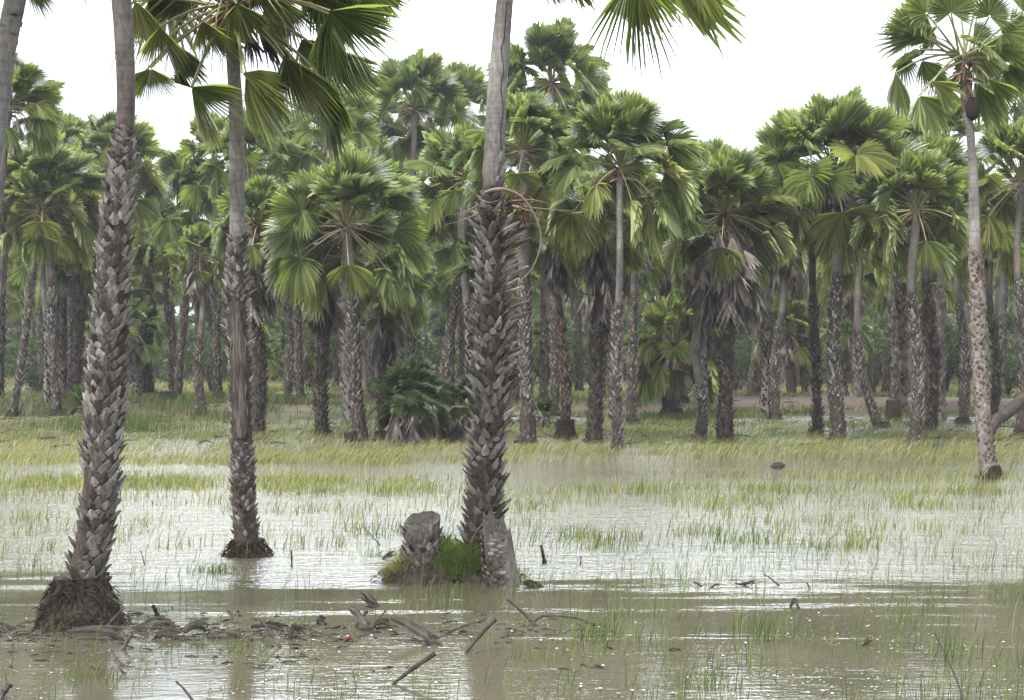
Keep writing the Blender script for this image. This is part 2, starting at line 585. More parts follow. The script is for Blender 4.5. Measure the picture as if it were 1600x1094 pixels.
def crown(mb, c, reach, rg, n=34, nseg=36, age=.2, lo=-.75, hi=1.5, wind=.05, front=False):
    """living leaves; slots 0 leaf 1 stalk 2 dead 3 fibre"""
    for i in range(n):
        f = (i + .5) / n
        el = lo + (hi - lo) * f ** .74 + rg.normal(0, .08)
        az = i * 2.39996 + rg.normal(0, .25)
        Lp = reach * rg.uniform(.50, .68) * (.82 + .18 * math.cos(el))
        Rr = reach * rg.uniform(.34, .46)
        if front and math.sin(az) < -.45 and -.5 < el < .75 and rg.random() < PB[1]:
            az += math.pi * .5 + rg.random() * math.pi      # few leaves toward the open side
        yr = age * rg.uniform(0, 1.5) + (.22 * rg.random() if el < .1 else 0) + (.3 if rg.random() < .05 else 0)
        auto_leaf(mb, c, az, el, Lp, Rr, rg, nseg, min(yr, .8), wind)
    for i in range(7):      # inner upright young leaves
        auto_leaf(mb, c, rg.uniform(0, 6.28), rg.uniform(.95, 1.5), reach * rg.uniform(.28, .5), reach * rg.uniform(.32, .42), rg, nseg, age * .4, wind)
    # young spear leaves
    for i in range(3):
        az = rg.uniform(0, 6.28)
        d = nrm([.18 * math.cos(az), .18 * math.sin(az), 1])
        tube(mb, [c, c + d * reach * .5, c + d * reach * .85], [.03, .022, .004], 4, 0, .3, cap=False)
    # old stubs and fibre round the heart
    hub_fibre(mb, c, rg)


def hub_fibre(mb, c, rg, n=26, s=1.0):
    for i in range(n):
        az = rg.uniform(0, 6.28); el = rg.uniform(-.9, .9)
        d = np.array([math.cos(el) * math.cos(az), math.cos(el) * math.sin(az), math.sin(el)])
        L = rg.uniform(.18, .5) * s
        p0 = c + np.array([0, 0, rg.uniform(-.35, .05) * s])
        tube(mb, [p0, p0 + d * L * .6, p0 + d * L + np.array([0, 0, -.12 * L])], [.045 * s, .03 * s, .012 * s], 4, 3 if i % 3 else 1, .9, cap=True)


def skirt(mb, c, length, rg, n=26, Rr=.75, lo=0.0, spread=1.5, mat=0, out=.4):
    """dead leaves hanging round the trunk below the crown"""
    for i in range(n):
        az = i * 2.4 + rg.normal(0, .3)
        top = c - np.array([0, 0, lo + length * rg.random() * .75])
        o = np.array([math.cos(az), math.sin(az), 0])
        L = rg.uniform(.35, .75)
        hub = top + o * L * rg.uniform(.5, 1.0) * out / .4 * .6 + np.array([0, 0, -L * rg.uniform(.3, .9)])
        tube(mb, [top, top + o * L * .35 + np.array([0, 0, -.05]), hub], [.02, .016, .01], 4, mat, .5, cap=False)
        ax = nrm(np.array([0.05, 0, -1]) + o * rg.uniform(-.1, .45))
        nn = o * math.cos(.6) + np.cross([0, 0, 1], o) * rg.normal(0, .8)
        blade(mb, hub, ax, nn, Rr * rg.uniform(.7, 1.15), nseg=18, spread=rg.uniform(.25, spread * .8), droop=.0, cup=rg.uniform(.1, .6), uni=.22, mat=mat, var=.5, rg=rg, fold=.3, limp=.25)


def spine(ctrl, k=40):
    ctrl = np.asarray(ctrl, float)
    n = len(ctrl)
    if n == 2:
        return ctrl[0] + np.linspace(0, 1, k)[:, None] * (ctrl[1] - ctrl[0])
    P = np.concatenate([[2 * ctrl[0] - ctrl[1]], ctrl, [2 * ctrl[-1] - ctrl[-2]]])
    outp = []
    for u in np.linspace(0, n - 1 - 1e-6, k):
        i = int(u); f = u - i
        p0, p1, p2, p3 = P[i], P[i + 1], P[i + 2], P[i + 3]
        outp.append(.5 * (2 * p1 + (p2 - p0) * f + (2 * p0 - 5 * p1 + 4 * p2 - p3) * f * f + (3 * p1 - p0 - 3 * p2 + p3) * f ** 3))
    return np.array(outp)


def trunk_tube(mb, path, rad, n=14, mat=0, rough=.06, seed=0, zd=None):
    a = np.arange(n) / n * 2 * math.pi
    k = len(path)
    nz_ = fbm(np.cos(a)[None] * 1.3 + path[:, 2][:, None] * 3.1, np.sin(a)[None] * 1.3 + path[:, 2][:, None] * .7, seed)
    r = rad[:, None] * (1 + rough * (nz_ - .5) * 2)
    V = np.stack([path[:, 0][:, None] + r * np.cos(a), path[:, 1][:, None] + r * np.sin(a), np.repeat(path[:, 2][:, None], n, 1)], 2).reshape(-1, 3)
    i = (np.arange(k - 1)[:, None] * n + np.arange(n)[None]).ravel()
    j = (np.arange(k - 1)[:, None] * n + (np.arange(n)[None] + 1) % n).ravel()
    Q = np.stack([i, j, j + n, i + n], 1)
    c0 = len(V)
    V = np.concatenate([V, path[-1:]])
    s = np.arange(n)
    T = np.stack([s + (k - 1) * n, (s + 1) % n + (k - 1) * n, np.full(n, c0)], 1)
    mb.add(V, Q, T, mat, var=0.0 if zd is None else (V[:, 2] < zd) * 1.0)


def boots(mb, path, rad, z0, z1, per_m, wd, L, outw, rg, mat=0, skip=None, fade=True, lean=(0, 0), tipw=.17, notch=0.0):
    """old leaf bases: tapering wedges in steep spirals up the trunk"""
    n = max(4, int((z1 - z0) * per_m))

    z = z0 + (np.arange(n) + rg.uniform(-.3, .3, n)) / per_m
    ang = np.arange(n) * 2.39996 + rg.normal(0, .075, n)
    gone = fbm(ang % 6.2832 * 1.3, z * 2.2, 17, 2) > .70
    z, ang = z[~gone], ang[~gone]
    if skip is not None:
        keep = ~skip(z, ang)
        z, ang = z[keep], ang[keep]
    n = len(z)
    order = np.argsort(path[:, 2])
    px = np.interp(z, path[order, 2], path[order, 0]); py = np.interp(z, path[order, 2], path[order, 1])
    rr = np.interp(z, path[order, 2], rad[order])
    o = np.stack([np.cos(ang), np.sin(ang), 0 * ang], 1)
    tn = np.stack([-np.sin(ang), np.cos(ang), 0 * ang], 1)
    up = np.array([0, 0, 1.0])
    sc = rg.uniform(.7, 1.2, n) * np.where(rg.random(n) < .10, .5, 1)
    if fade:
        sc *= .45 + .55 * sstep(z1, z1 - .5, z)
    # zones where bases have broken short or stick out more
    sc *= .65 + .75 * fbm(z * 1.7, ang * 0 + .3, int(abs(z0) * 10) + 3)
    W = wd * rg.uniform(.8, 1.15, n)
    LL, OO = L * sc, outw * sc * rg.uniform(.6, 1.35, n)
    c = np.stack([px, py, z], 1) + o * (rr * .93)[:, None]
    tw = rg.normal(0, .16, n)[:, None]
    r3 = lambda s: s[:, None]
    c = c - up * r3(LL * .25)
    m1 = c + up * r3(LL * .55) + o * r3(OO * .45) + tn * r3(LL) * tw * .3
    tp = c + up * r3(LL * 1.15) + o * r3(OO * 1.1) + tn * r3(LL) * tw + np.array([lean[0], lean[1], 0]) * r3(OO)
    th = r3(OO * .22 + .012)
    V = np.stack([c - tn * r3(W * .5) - o * .01, c + o * th * 1.2, c + tn * r3(W * .5) - o * .01,
                  m1 - tn * r3(W * .46), m1 + o * th, m1 + tn * r3(W * .46), m1 - o * th * .5 + up * r3(LL * .12),
                  tp - tn * r3(W * tipw), tp + o * th * .4, tp + tn * r3(W * tipw * .9) - up * r3(LL * .12) * np.sign(tw + .01), tp - o * th * .2], 1)
    b = np.arange(n) * 11
    f = lambda *q: np.stack([b + i for i in q], 1)
    Q = np.concatenate([f(0, 1, 4, 3), f(1, 2, 5, 4), f(3, 4, 8, 7), f(4, 5, 9, 8), f(5, 6, 10, 9), f(6, 3, 7, 10), f(7, 8, 9, 10)])
    T = np.concatenate([f(0, 3, 6), f(2, 6, 5), f(0, 6, 2)])
    mb.add(V.reshape(-1, 3), Q, T, mat)


def mound(mb, c, r0, r1, h, rg, seed=0, mat=0, n=36, k=12, shag=120):
    """rough root mat / earth heap: radius r0 at the foot to r1 on top"""
    a = np.arange(n) / n * 2 * math.pi
    zz = np.linspace(0, 1, k)
    prof = r1 + (r0 - r1) * (1 - zz) ** 1.35 * np.where(zz < .08, 1.02, 1)
    nz_ = fbm(np.cos(a)[None] * 2.2 + 9, np.sin(a)[None] * 2.2 + zz[:, None] * 3 + 5, seed, 4)
    r = prof[:, None] * (1 + .42 * (nz_ - .5))
    z = -.12 + zz * (h + .12)
    V = np.stack([c[0] + r * np.cos(a), c[1] + r * np.sin(a), c[2] + np.repeat(z[:, None], n, 1) + (nz_ - .5) * .08], 2).reshape(-1, 3)
    i = (np.arange(k - 1)[:, None] * n + np.arange(n)[None]).ravel()
    j = (np.arange(k - 1)[:, None] * n + (np.arange(n)[None] + 1) % n).ravel()
    c0 = len(V)
    V = np.concatenate([V, [[c[0], c[1], c[2] + h * .98]]])
    s = np.arange(n)
    mb.add(V, np.stack([i, j, j + n, i + n], 1), np.stack([s + (k - 1) * n, (s + 1) % n + (k - 1) * n, np.full(n, c0)], 1), mat)
    # shaggy rootlets
    for q in range(shag):
        ang = rg.uniform(0, 6.28); zf = rg.random()
        rr = (r1 + (r0 - r1) * (1 - zf) ** 1.35)
        p = np.array([c[0] + rr * math.cos(ang), c[1] + rr * math.sin(ang), c[2] + zf * h])
        o = np.array([math.cos(ang), math.sin(ang), -.5 + rg.normal(0, .6)])
        d = nrm(o + rg.normal(0, .4, 3))
        L = rg.uniform(.03, .10)
        tube(mb, [p - d * .02, p + d * L * .5, p + d * L - np.array([0, 0, L * .4])], [.007, .006, .002], 3, mat, 0, cap=False)


CROWNM = lambda leafk='leaf': [M[leafk], M['petiole'], M['dead'], M['fibre']]


def px_path(rows, Y, k=60, lean=0.0):
    """rows: (px, py, full width px) bottom to top at distance Y -> path, radii"""
    pts = [at(a, b, Y) for a, b, c in rows]
    P = spine(pts, k)
    zr = [p[2] for p in pts]
    rad = np.interp(P[:, 2], zr, [c / 2 / F * Y for a, b, c in rows])
    return P, rad


# ================================================================== FOREGROUND PALMS
# ---- A: left foreground
YA = gy(975)
A_rows = [(128, 990, 60), (134, 900, 60), (145, 845, 56), (155, 770, 54), (164, 640, 58), (168, 540, 56), (174, 450, 52), (183, 340, 43), (192, 230, 32), (197, 150, 31), (194, 60, 33), (190, 0, 34), (184, -80, 33), (180, -240, 30), (182, -420, 28)]
P, r = px_path(A_rows, YA, 90)
base = np.array([P[0][0], YA, 0])
pa = empty('palm_tree', base, 'thick leaning palm at far left with overlapping grey leaf bases on a brown root mound', 'palm tree', 'palms standing in the open water')
mb = MB(); trunk_tube(mb, P, r * .92, 18, 0, .05, 1, zd=at(0, 190, YA)[2])
tr = mb.obj('trunk', [M['barkmid']], pa, base, True)
mb = MB()
zt = at(0, 200, YA)[2]
hole = lambda z, a: ((np.abs(z - at(0, 760, YA)[2]) < .14) & (np.cos(a + 2.4) > .75))
boots(mb, P, r * .88, at(0, 925, YA)[2], zt, 175, .098, .088, .058, rng, 0, skip=hole, lean=(.15, 0), tipw=.13)
mb.obj('leaf_bases', [M['boot']], tr, base)
mb = MB(); mound(mb, [base[0] - .02, YA, 0], .46, .25, .46, rng, 4, shag=260)
mb.obj('root_mound', [M['root']], pa, base)
mb = MB(); rg = np.random.default_rng(5)
crown(mb, P[-1], 2.2, rg, 26, 40, .2, lo=-.3)
mb.obj('crown', CROWNM('leafnear'), pa, base)

# ---- palm leaning in at the top left corner
YL = 16.5
L_rows = [(-150, 1000, 46), (-110, 800, 44), (-60, 500, 42), (-25, 300, 38), (-2, 150, 36), (8, 80, 32), (20, 20, 34), (32, -40, 32), (50, -140, 30)]
P, r = px_path(L_rows, YL, 70)
base = np.array([P[0][0], YL, 0])
pl = empty('palm_tree', base, 'pale palm trunk leaning in at the top left corner of the picture', 'palm tree', 'palms standing in the open water')
mb = MB(); trunk_tube(mb, P, r, 16, 0, .10, 3)
tr = mb.obj('trunk', [M['bark']], pl, base, True)
mb = MB(); boots(mb, P, r * .9, .3, 3.0, 80, .1, .14, .07, rng)
boots(mb, P, r * .95, at(0, 90, YL)[2], at(0, 10, YL)[2], 25, .10, .05, .03, rng)
mb.obj('leaf_bases', [M['boot']], tr, base)
rg = np.random.default_rng(11)
for hx, hy, an, rr, sp in ((40, -25, 50, 62, 1.0), (24, -22, 75, 46, .6), (90, -70, 30, 90, 2.0), (-10, -90, 200, 90, 3.0), (30, -200, 270, 90, 3.5), (110, -150, 330, 90, 3.5), (-50, -170, 240, 90, 3.5)):
    mb = MB(); h = at(hx, hy, YL - .3 + rg.normal(0, .3))
    leaf(mb, P[-1], h, [math.cos(R(an)), .1, -math.sin(R(an))], [0.2, -1, .3], rr / F * YL, nseg=int(26 * sp / 2) + 8, spread=sp, uni=.3, var=.1)
    mb.obj('frond', CROWNM('leafnear'), pl, base)

# ---- B: second palm with its crown at the top edge
YB = gy(868)
B_rows = [(388, 880, 46), (385, 840, 42), (381, 790, 37), (379, 720, 35), (377, 640, 34), (374, 560, 33), (371, 480, 32), (370, 420, 30), (371, 385, 29), (371, 330, 25), (370, 250, 24), (369, 180, 24), (366, 120, 22), (362, 50, 22), (360, 18, 20)]
P, r = px_path(B_rows, YB, 90)
base = np.array([P[0][0], YB, 0])
pb = empty('palm_tree', base, 'slim palm with bare wood scar down its trunk and windblown crown', 'palm tree', 'palms standing in the open water')
mb = MB(); trunk_tube(mb, P, r * .95, 16, 0, .07, 5, zd=at(0, 385, YB)[2])
tr = mb.obj('trunk', [M['bark']], pb, base, True)
z480, z720 = at(0, 470, YB)[2], at(0, 690, YB)[2]
scar = lambda z, a: (z < z480) & (z > z720) & (np.cos(a + math.pi / 2 - .1) > .45)
mb = MB()
boots(mb, P, r * .9, at(0, 835, YB)[2], at(0, 370, YB)[2], 200, .078, .068, .046, rng, 0, skip=scar, tipw=.14, fade=False)
boots(mb, P, r * .95, at(0, 560, YB)[2], at(0, 400, YB)[2], 70, .075, .09, .08, rng, 0, skip=scar)
mb.obj('leaf_bases', [M['boot']], tr, base)
# scar: sunken strip of bare weathered wood, proud of the tube by a few mm
mb = MB()
sel = (P[:, 2] < z480) & (P[:, 2] > z720)
PS, rs = P[sel], r[sel]
aa = np.linspace(-math.pi / 2 - .6, -math.pi / 2 + .8, 12)
half = np.sin(np.linspace(.12, math.pi - .05, len(PS))) ** .5
V = []
for p_, r_, hf, i in zip(PS, rs, half, range(len(PS))):
    for q in aa:
        q2 = -math.pi / 2 + (q + math.pi / 2) * hf * (1 + .18 * math.sin(i * .7) + .22 * math.sin(i * 2.3))
        V.append([p_[0] + (r_ * 1.0 + .008 + .006 * math.sin(i * 1.3 + q * 9)) * math.cos(q2), p_[1] + (r_ * 1.0 + .008 + .006 * math.sin(i * 1.3 + q * 9)) * math.sin(q2), p_[2]])
k, n = len(PS), len(aa)
i = (np.arange(k - 1)[:, None] * n + np.arange(n - 1)[None]).ravel()
mb.add(V, np.stack([i, i + 1, i + n + 1, i + n], 1))
m, t, bs = newmat('bare_scar_wood')
n2 = noise(t, 9, 6, (5, 5, .35))
t.links.new(ramp(t, n2, [(0.35, (.022, .017, .014)), (0.5, (.075, .06, .052)), (0.7, (.20, .175, .155))]), bs.inputs['Base Color'])
bs.inputs['Roughness'].default_value = .9
bump(t, bs, n2, .9, .03)
tag(mb.obj('bare_wood_scar', [m], tr, base, True), 'dark brown strip of bare wood running down the trunk')
mb = MB(); mound(mb, [base[0] - .01, YB, 0], .33, .19, .20, rng, 8, shag=300)
mb.obj('root_mound', [M['root']], pb, base)
rg = np.random.default_rng(21)
cB = at(362, 12, YB)
Bl = [  # hub px, hub py, screen angle (0 right, 90 down), radius px, spread, depth, age, normal tilt, segs
    (212, 2, 78, 72, 1.3, -.5, .55, 1.2), (232, 0, 35, 55, 2.2, .2, .1, .2), (250, 42, 88, 78, 1.5, -.7, .72, .5), (258, 62, 52, 88, .8, -.2, .0, .4),
    (316, 33, 72, 62, 1.5, -.6, .72, .5), (318, 40, 42, 78, 1.1, -.2, .05, .1), (235, 107, 92, 66, 2.3, .1, .28, -.2), (226, 112, 130, 52, 1.5, .5, .35, .6),
    (299, 136, 38, 94, 1.5, -.6, .2, 0), (300, 138, 218, 50, .7, -.2, .0, .4), (300, 138, 72, 100, .45, -.3, .85, 0), (384, 112, 62, 112, 1.1, -.8, .3, .2),
    (378, 114, 20, 70, 1.2, -.8, .2, .9), (445, 88, 66, 115, 1.3, -.7, .28, .1), (442, 92, 84, 66, 1.0, -.4, .05, 0), (516, 17, 55, 118, 2.2, -.8, .12, 0), (514, 22, 88, 95, .8, -.75, .12, 0),
    (500, 78, 52, 118, 1.6, -.2, .05, .1), (472, 60, 60, 62, 1.8, -.1, .32, .3), (502, 120, 78, 100, .9, -.3, .0, .2), (512, 160, 84, 100, .5, -.2, .18, .2),
    (370, 6, 75, 62, 2.0, -.7, .15, .3), (352, 20, 110, 70, 1.4, .5, .1, .3), (470, -12, 25, 92, 2.2, .3, .15, .4), (560, -22, 25, 80, 2.0, -.4, .2, .5),
    (425, -10, 62, 84, 1.9, .4, .1, .2), (450, 5, 80, 90, 1.7, .8, .05, .2), (300, -25, 160, 84, 2.4, .4, .2, .3), (395, -20, 40, 80, 2.2, -.3, .25, .4),
    (250, -40, 185, 80, 2.6, .1, .2, .4), (520, -60, 0, 90, 3, .1, .2, .4), (640, -60, 20, 80, 2.4, -.4, .2, .4)]
for hx, hy, an, rr, sp, dy, age, tl in Bl:
    mb = MB(); h = at(hx, hy, YB + dy)
    leaf(mb, cB + rg.normal(0, .04, 3), h, [math.cos(R(an)), -.12, -math.sin(R(an))], [rg.normal(0, .35), -1, tl], rr / F * YB, sag=.16, pw=.026, pvar=.35 + .4 * rg.random(),
         nseg=int(sp * 19) + 8, spread=sp, uni=.42, var=age, droop=.10, cup=rg.uniform(-.3, .3), wind=.12, rg=rg, fold=.2, limp=.07)
    mb.obj('frond', CROWNM('leafnear'), pb, base)
for i in range(12):
    mb = MB()
    auto_leaf(mb, cB, i * 2.4 + .3, .35 + 1.0 * i / 12, 1.15, .95, rg, 44, .15, .08)
    mb.obj('frond', CROWNM('leafnear'), pb, base)
for hx, hy, an, rr, sp in ((400, 38, 48, 84, .9), (386, 48, 75, 56, .9), (330, 60, 110, 60, .5)):
    mb = MB(); h = at(hx, hy, YB + .25)
    leaf(mb, cB, h, [math.cos(R(an)), 0, -math.sin(R(an))], [.3, -1, .2], rr / F * YB, nseg=20, spread=sp, uni=.35, var=.5, fold=.3, limp=.25, cup=.4)
    o = mb.obj('dead_frond', [M['dead'], M['petiole']], pb, base); tag(o, 'brown withered frond')
mb = MB(); hub_fibre(mb, cB, rg, 40, 1.0)
for i in range(34):   # hanging strands and old flower stalks
    az = rg.uniform(0, 6.28); L = rg.uniform(.5, 1.5)
    d = np.array([math.cos(az), math.sin(az) * .6, 0])
    tube(mb, [cB, cB + d * L * .6 + [0, 0, .10 * L], cB + d * L + [0, 0, -.25 * L], cB + d * L * 1.15 + [0, 0, -.7 * L]], [.014, .012, .008, .003], 3, 1 if i % 2 else 3, .85, cap=False)
mb.obj('crown_fibre', CROWNM('leafnear'), pb, base)

# ---- C: centre palm
YC = 19.0
C_rows = [(748, 905, 70), (752, 850, 62), (756, 790, 60), (761, 720, 60), (766, 640, 60), (768, 560, 58), (768, 480, 56), (767, 400, 48), (766, 330, 42), (769, 280, 33), (772, 240, 32), (775, 170, 32), (780, 100, 30), (786, 30, 28), (791, -30, 26), (797, -130, 26), (800, -215, 25)]
P, r = px_path(C_rows, YC, 100)
r = r * np.where(P[:, 2] < at(0, 285, YC)[2], .86, 1)
base = np.array([P[0][0], YC, 0])
pc = empty('palm_tree', base, 'central palm with bristling spiny leaf bases and smooth pale cracked upper trunk', 'palm tree', 'palms standing in the open water')
mb = MB(); trunk_tube(mb, P, r * np.where(P[:, 2] < at(0, 275, YC)[2], .9, 1), 18, 0, .05, 7, zd=at(0, 290, YC)[2])
tr = mb.obj('trunk', [M['bark']], pc, base, True)
mb = MB()
boots(mb, P, r * .9, at(0, 875, YC)[2], at(0, 300, YC)[2], 112, .105, .115, .10, rng, 0, lean=(.0, 0), tipw=.10)
sp_ = lambda z, a: (np.cos(a) < .0)
boots(mb, P, r * .95, at(0, 610, YC)[2], at(0, 340, YC)[2], 110, .045, .10, .19, rng, 0, skip=sp_, fade=False)
sp2 = lambda z, a: (np.cos(a - .2) < .3)
boots(mb, P, r * .95, at(0, 330, YC)[2], at(0, 245, YC)[2], 90, .06, .14, .05, rng, 0, skip=sp2, fade=False)
mb.obj('leaf_bases', [M['boot']], tr, base)
mb = MB()  # crack up the smooth bark
ck = [(786, 5), (782, 60), (777, 80), (781, 110), (777, 140), (780, 175), (776, 210), (778, 245), (772, 275)]
pts = []
for a_, b_ in ck:
    z = at(0, b_, YC)[2]
    cx = np.interp(z, P[:, 2], P[:, 0]); rr_ = np.interp(z, P[:, 2], r)
    x = at(a_ + 6, b_, YC)[0]; dx = np.clip((x - cx) / rr_, -.8, .8)
    pts.append([cx + dx * rr_, YC - math.sqrt(1 - dx * dx) * rr_ * 1.03, z])
tube(mb, spine(pts, 40), .006, 4)
mb.obj('bark_crack', [M['debrisdark']], tr, base)
rg = np.random.default_rng(31)
cC = P[-1]
Cl = [(985, -34, 98, 165, 1.2, -.6, .18), (995, -36, 76, 165, 1.0, -.8, .2), (1030, -52, 42, 165, 1.0, -.3, .2), (930, -60, 88, 80, 1.4, .2, .1), (1075, -50, 60, 100, .8, -.5, .3),
      (850, -40, 65, 72, .8, -.2, .1), (880, -40, 50, 75, 1.1, .2, .15), (1000, -40, 60, 112, 2.0, .2, .3),
      (700, -110, 150, 120, 2.4, 0, .2), (650, -90, 120, 100, 1.4, .3, .2), (900, -170, 20, 130, 3, .3, .2), (740, -240, 230, 130, 3, .3, .2)]
for hx, hy, an, rr, sp, dy, age in Cl:
    mb = MB(); h = at(hx, hy, YC + dy)
    leaf(mb, cC, h, [math.cos(R(an)), -.1, -math.sin(R(an))], [rg.normal(0, .3), -1, .3], rr / F * YC, sag=.2, pw=.026, nseg=int(sp * 17) + 6, spread=sp, uni=.38,
         var=age, droop=.06, cup=rg.uniform(-.2, .2), wind=.04, rg=rg, fold=.10, limp=.07)
    mb.obj('frond', CROWNM('leafnear'), pc, base)
for i in range(16):
    mb = MB(); auto_leaf(mb, cC, i * 2.4, .25 + 1.15 * i / 16, 1.2, .95, rg, 40, .15, .06)
    mb.obj('frond', CROWNM('leafnear'), pc, base)

# vine, nest and sprigs on C
mb = MB()
vp = [at(757, 301, YC - .30), at(775, 296, YC - .33), at(795, 298, YC - .28), at(815, 309, YC - .2), at(834, 335, YC - .15), at(845, 368, YC - .1), at(841, 398, YC - .1), at(828, 424, YC - .12), at(812, 440, YC - .15)]
tube(mb, spine(vp, 40), np.interp(np.arange(40), [0, 6, 20, 39], [.016, .022, .016, .006]), 7)
o = mb.obj('curved_vine', [M['vine']], None, vp[0], True)
tag(o, 'thick brown vine looping out from the centre palm trunk on its right side', 'vine')
mb = MB()
for q in range(9):
    s = at(745 + rng.uniform(-4, 55), rng.uniform(262, 320), YC - .15 - .1 * rng.random())
    d = at(700 + rng.uniform(0, 200), rng.uniform(280, 350), YC - .1 + .3 * rng.normal())
    if q < 3: d = at((900, 862, 695)[q], (330, 320, 352)[q], YC)
    s = at(800 if d[0] > s[0] else 748, rng.uniform(290, 345), YC - .1)
    mid = (s + d) / 2 + rng.normal(0, .05, 3)
    tube(mb, spine([s, mid, d], 10), np.linspace(.009, .003, 10), 4)
tube(mb, spine([at(805, 560, YC - .3), at(822, 600, YC - .35), at(843, 645, YC - .3)], 10), .006, 4)
tube(mb, spine([at(775, 800, YC - .32), at(762, 810, YC - .36), at(745, 830, YC - .4), at(735, 850, YC - .4)], 10), .007, 4)
o = mb.obj('thin_twigs', [M['vine']], None, at(770, 300, YC))
tag(o, 'thin dry twigs tangled round the top of the bristly part of the centre palm', 'twigs', kind='stuff')
mb = MB()
for q in range(22):
    c0 = at(745 + rng.normal(0, 5), 290 + rng.normal(0, 12), YC - .25) if q < 9 else at(785 + rng.uniform(-20, 30), 318 + rng.normal(0, 18), YC - .3)
    if q > 20: c0 = at(725, 453, YC - .2)
    d = nrm(rng.normal(0, 1, 3)); e_ = nrm(np.cross(d, rng.normal(0, 1, 3)))
    s = rng.uniform(.012, .024)
    c1 = c0 + rng.normal(0, .012, 3)
    mb.add([c1 - d * s, c1 - e_ * s * .5, c1 + d * s, c1 + e_ * s * .5], [[0, 1, 2, 3]])
o = mb.obj('leafy_sprigs', [M['sprig']], None, at(745, 290, YC))
tag(o, 'bright yellow green leaflets of a creeper on the centre palm trunk', 'creeper', kind='stuff')
mb = MB(); rg = np.random.default_rng(3)
c0 = at(808, 325, YC + .15)
for q in range(150):
    az = rg.uniform(0, 6.28); z = rg.uniform(-.14, .13)
    rr_ = .12 * math.sqrt(max(.1, 1 - (z / .16) ** 2)) * rg.uniform(.7, 1.1)
    p = c0 + np.array([rr_ * math.cos(az), rr_ * math.sin(az), z])
    tube(mb, [p, p + rg.normal(0, .05, 3), p + rg.normal(0, .07, 3) - [0, 0, .05]], [.010, .010, .004], 3)
o = mb.obj('stick_nest', [M['fibre']], None, c0)
tag(o, 'small brown twiggy nest hanging on the right of the centre palm trunk', 'nest')

# ---- R: slender palm on the right with full crown
YR = gy(748)
R_rows = [(1548, 760, 36), (1545, 735, 28), (1541, 700, 24), (1537, 660, 23), (1533, 600, 24), (1530, 540, 24), (1528, 480, 23), (1525, 420, 21), (1523, 380, 18), (1522, 330, 17), (1521, 280, 15), (1518, 230, 13), (1515, 200, 13), (1512, 185, 16), (1510, 150, 17), (1508, 120, 18), (1506, 95, 17)]
P, r = px_path(R_rows, YR, 90)
base = np.array([P[0][0], YR, 0])
pr = empty('palm_tree', base, 'slender reddish grey palm at right with open crown against white sky', 'palm tree', 'palms standing in the open water')
mb = MB(); trunk_tube(mb, P, r, 14, 0, .06, 9)
tr = mb.obj('trunk', [M['bark']], pr, base, True)
mb = MB(); boots(mb, P, r * .97, at(0, 725, YR)[2], at(0, 385, YR)[2], 125, .095, .075, .032, rng)
mb.obj('leaf_bases', [M['bootwarm']], tr, base)
mb = MB(); boots(mb, P, r * .95, at(0, 178, YR)[2], at(0, 100, YR)[2], 90, .1, .12, .03, rng)
o = mb.obj('fibre_sleeve', [M['fibre']], tr, base)
mb = MB(); mound(mb, [base[0], YR, 0], .29, .17, .28, rng, 12, shag=120)
mb.obj('root_mound', [M['root']], pr, base)
rg = np.random.default_rng(41)
cR = at(1507, 92, YR)
Rl = [(1448, 22, 225, 52, 4.6, -.3, .2), (1486, 20, 268, 50, 4.4, -.5, .15), (1546, 26, 290, 50, 4.2, -.3, .1), (1440, 57, 190, 88, 1.5, -.2, .2), (1438, 52, 215, 60, 2.4, .3, .15),
      (1400, 114, 88, 60, 1.0, -.4, .1), (1436, 150, 62, 62, 2.4, -.5, .2), (1440, 95, 62, 50, 1.8, .1, .1), (1458, 128, 38, 48, 1.5, -.5, .4), (1466, 95, 100, 60, 1.2, .5, .1),
      (1536, 76, 5, 66, .8, -.5, .4), (1546, 124, 45, 62, 1.0, -.5, .3), (1522, 128, 62, 78, 1.3, .5, .1), (1528, 78, 70, 70, 1.4, .3, .2), (1566, 100, 52, 60, 1.4, .2, .2),
      (1576, 50, 335, 60, 2.2, .2, .15), (1590, 80, 30, 60, 1.8, .5, .15), (1412, 85, 80, 50, 1.4, .6, .1), (1500, 10, 275, 50, 4.0, .5, .2), (1520, 60, 330, 50, 2.0, .5, .1),
      (1470, -5, 240, 52, 4.2, .2, .2), (1530, -10, 285, 52, 4.2, .3, .2), (1600, 20, 310, 55, 3.0, 0, .2), (1465, 60, 180, 45, 2.0, .8, .0), (1420, 40, 140, 55, 1.6, .6, .2)]
for hx, hy, an, rr, sp, dy, age in Rl:
    mb = MB(); h = at(hx, hy, YR + dy)
    leaf(mb, cR + rg.normal(0, .05, 3), h, [math.cos(R(an)), -.15, -math.sin(R(an))], [rg.normal(0, .4), -1, rg.uniform(-.5, .6)], rr * 1.12 / F * YR, sag=.05 if hy < 60 else .2, pw=.03, pvar=.3 + .3 * rg.random(),
         nseg=int(sp * 9) + 12, spread=sp, uni=.5, var=age, droop=.06 if hy < 60 else .15, cup=rg.uniform(-.1, .4), wind=.03, rg=rg, fold=.12, limp=.08)
    mb.obj('frond', CROWNM('leaf'), pr, base)
for i in range(6):
    mb = MB(); auto_leaf(mb, cR, i * 2.4, .2 + 1.2 * i / 12, 1.0, .72, rg, 40, .15, .04)
    mb.obj('frond', CROWNM('leaf'), pr, base)
mb = MB(); hub_fibre(mb, cR - [0, 0, .1], rg, 50, 1.0)
mb.obj('crown_fibre', CROWNM('leaf'), pr, base)
mb = MB()
k_, n_ = 12, 20
c0 = at(1520, 170, YR - .12)
zz = np.linspace(-1, 1, k_); a_ = np.arange(n_) / n_ * 6.2832
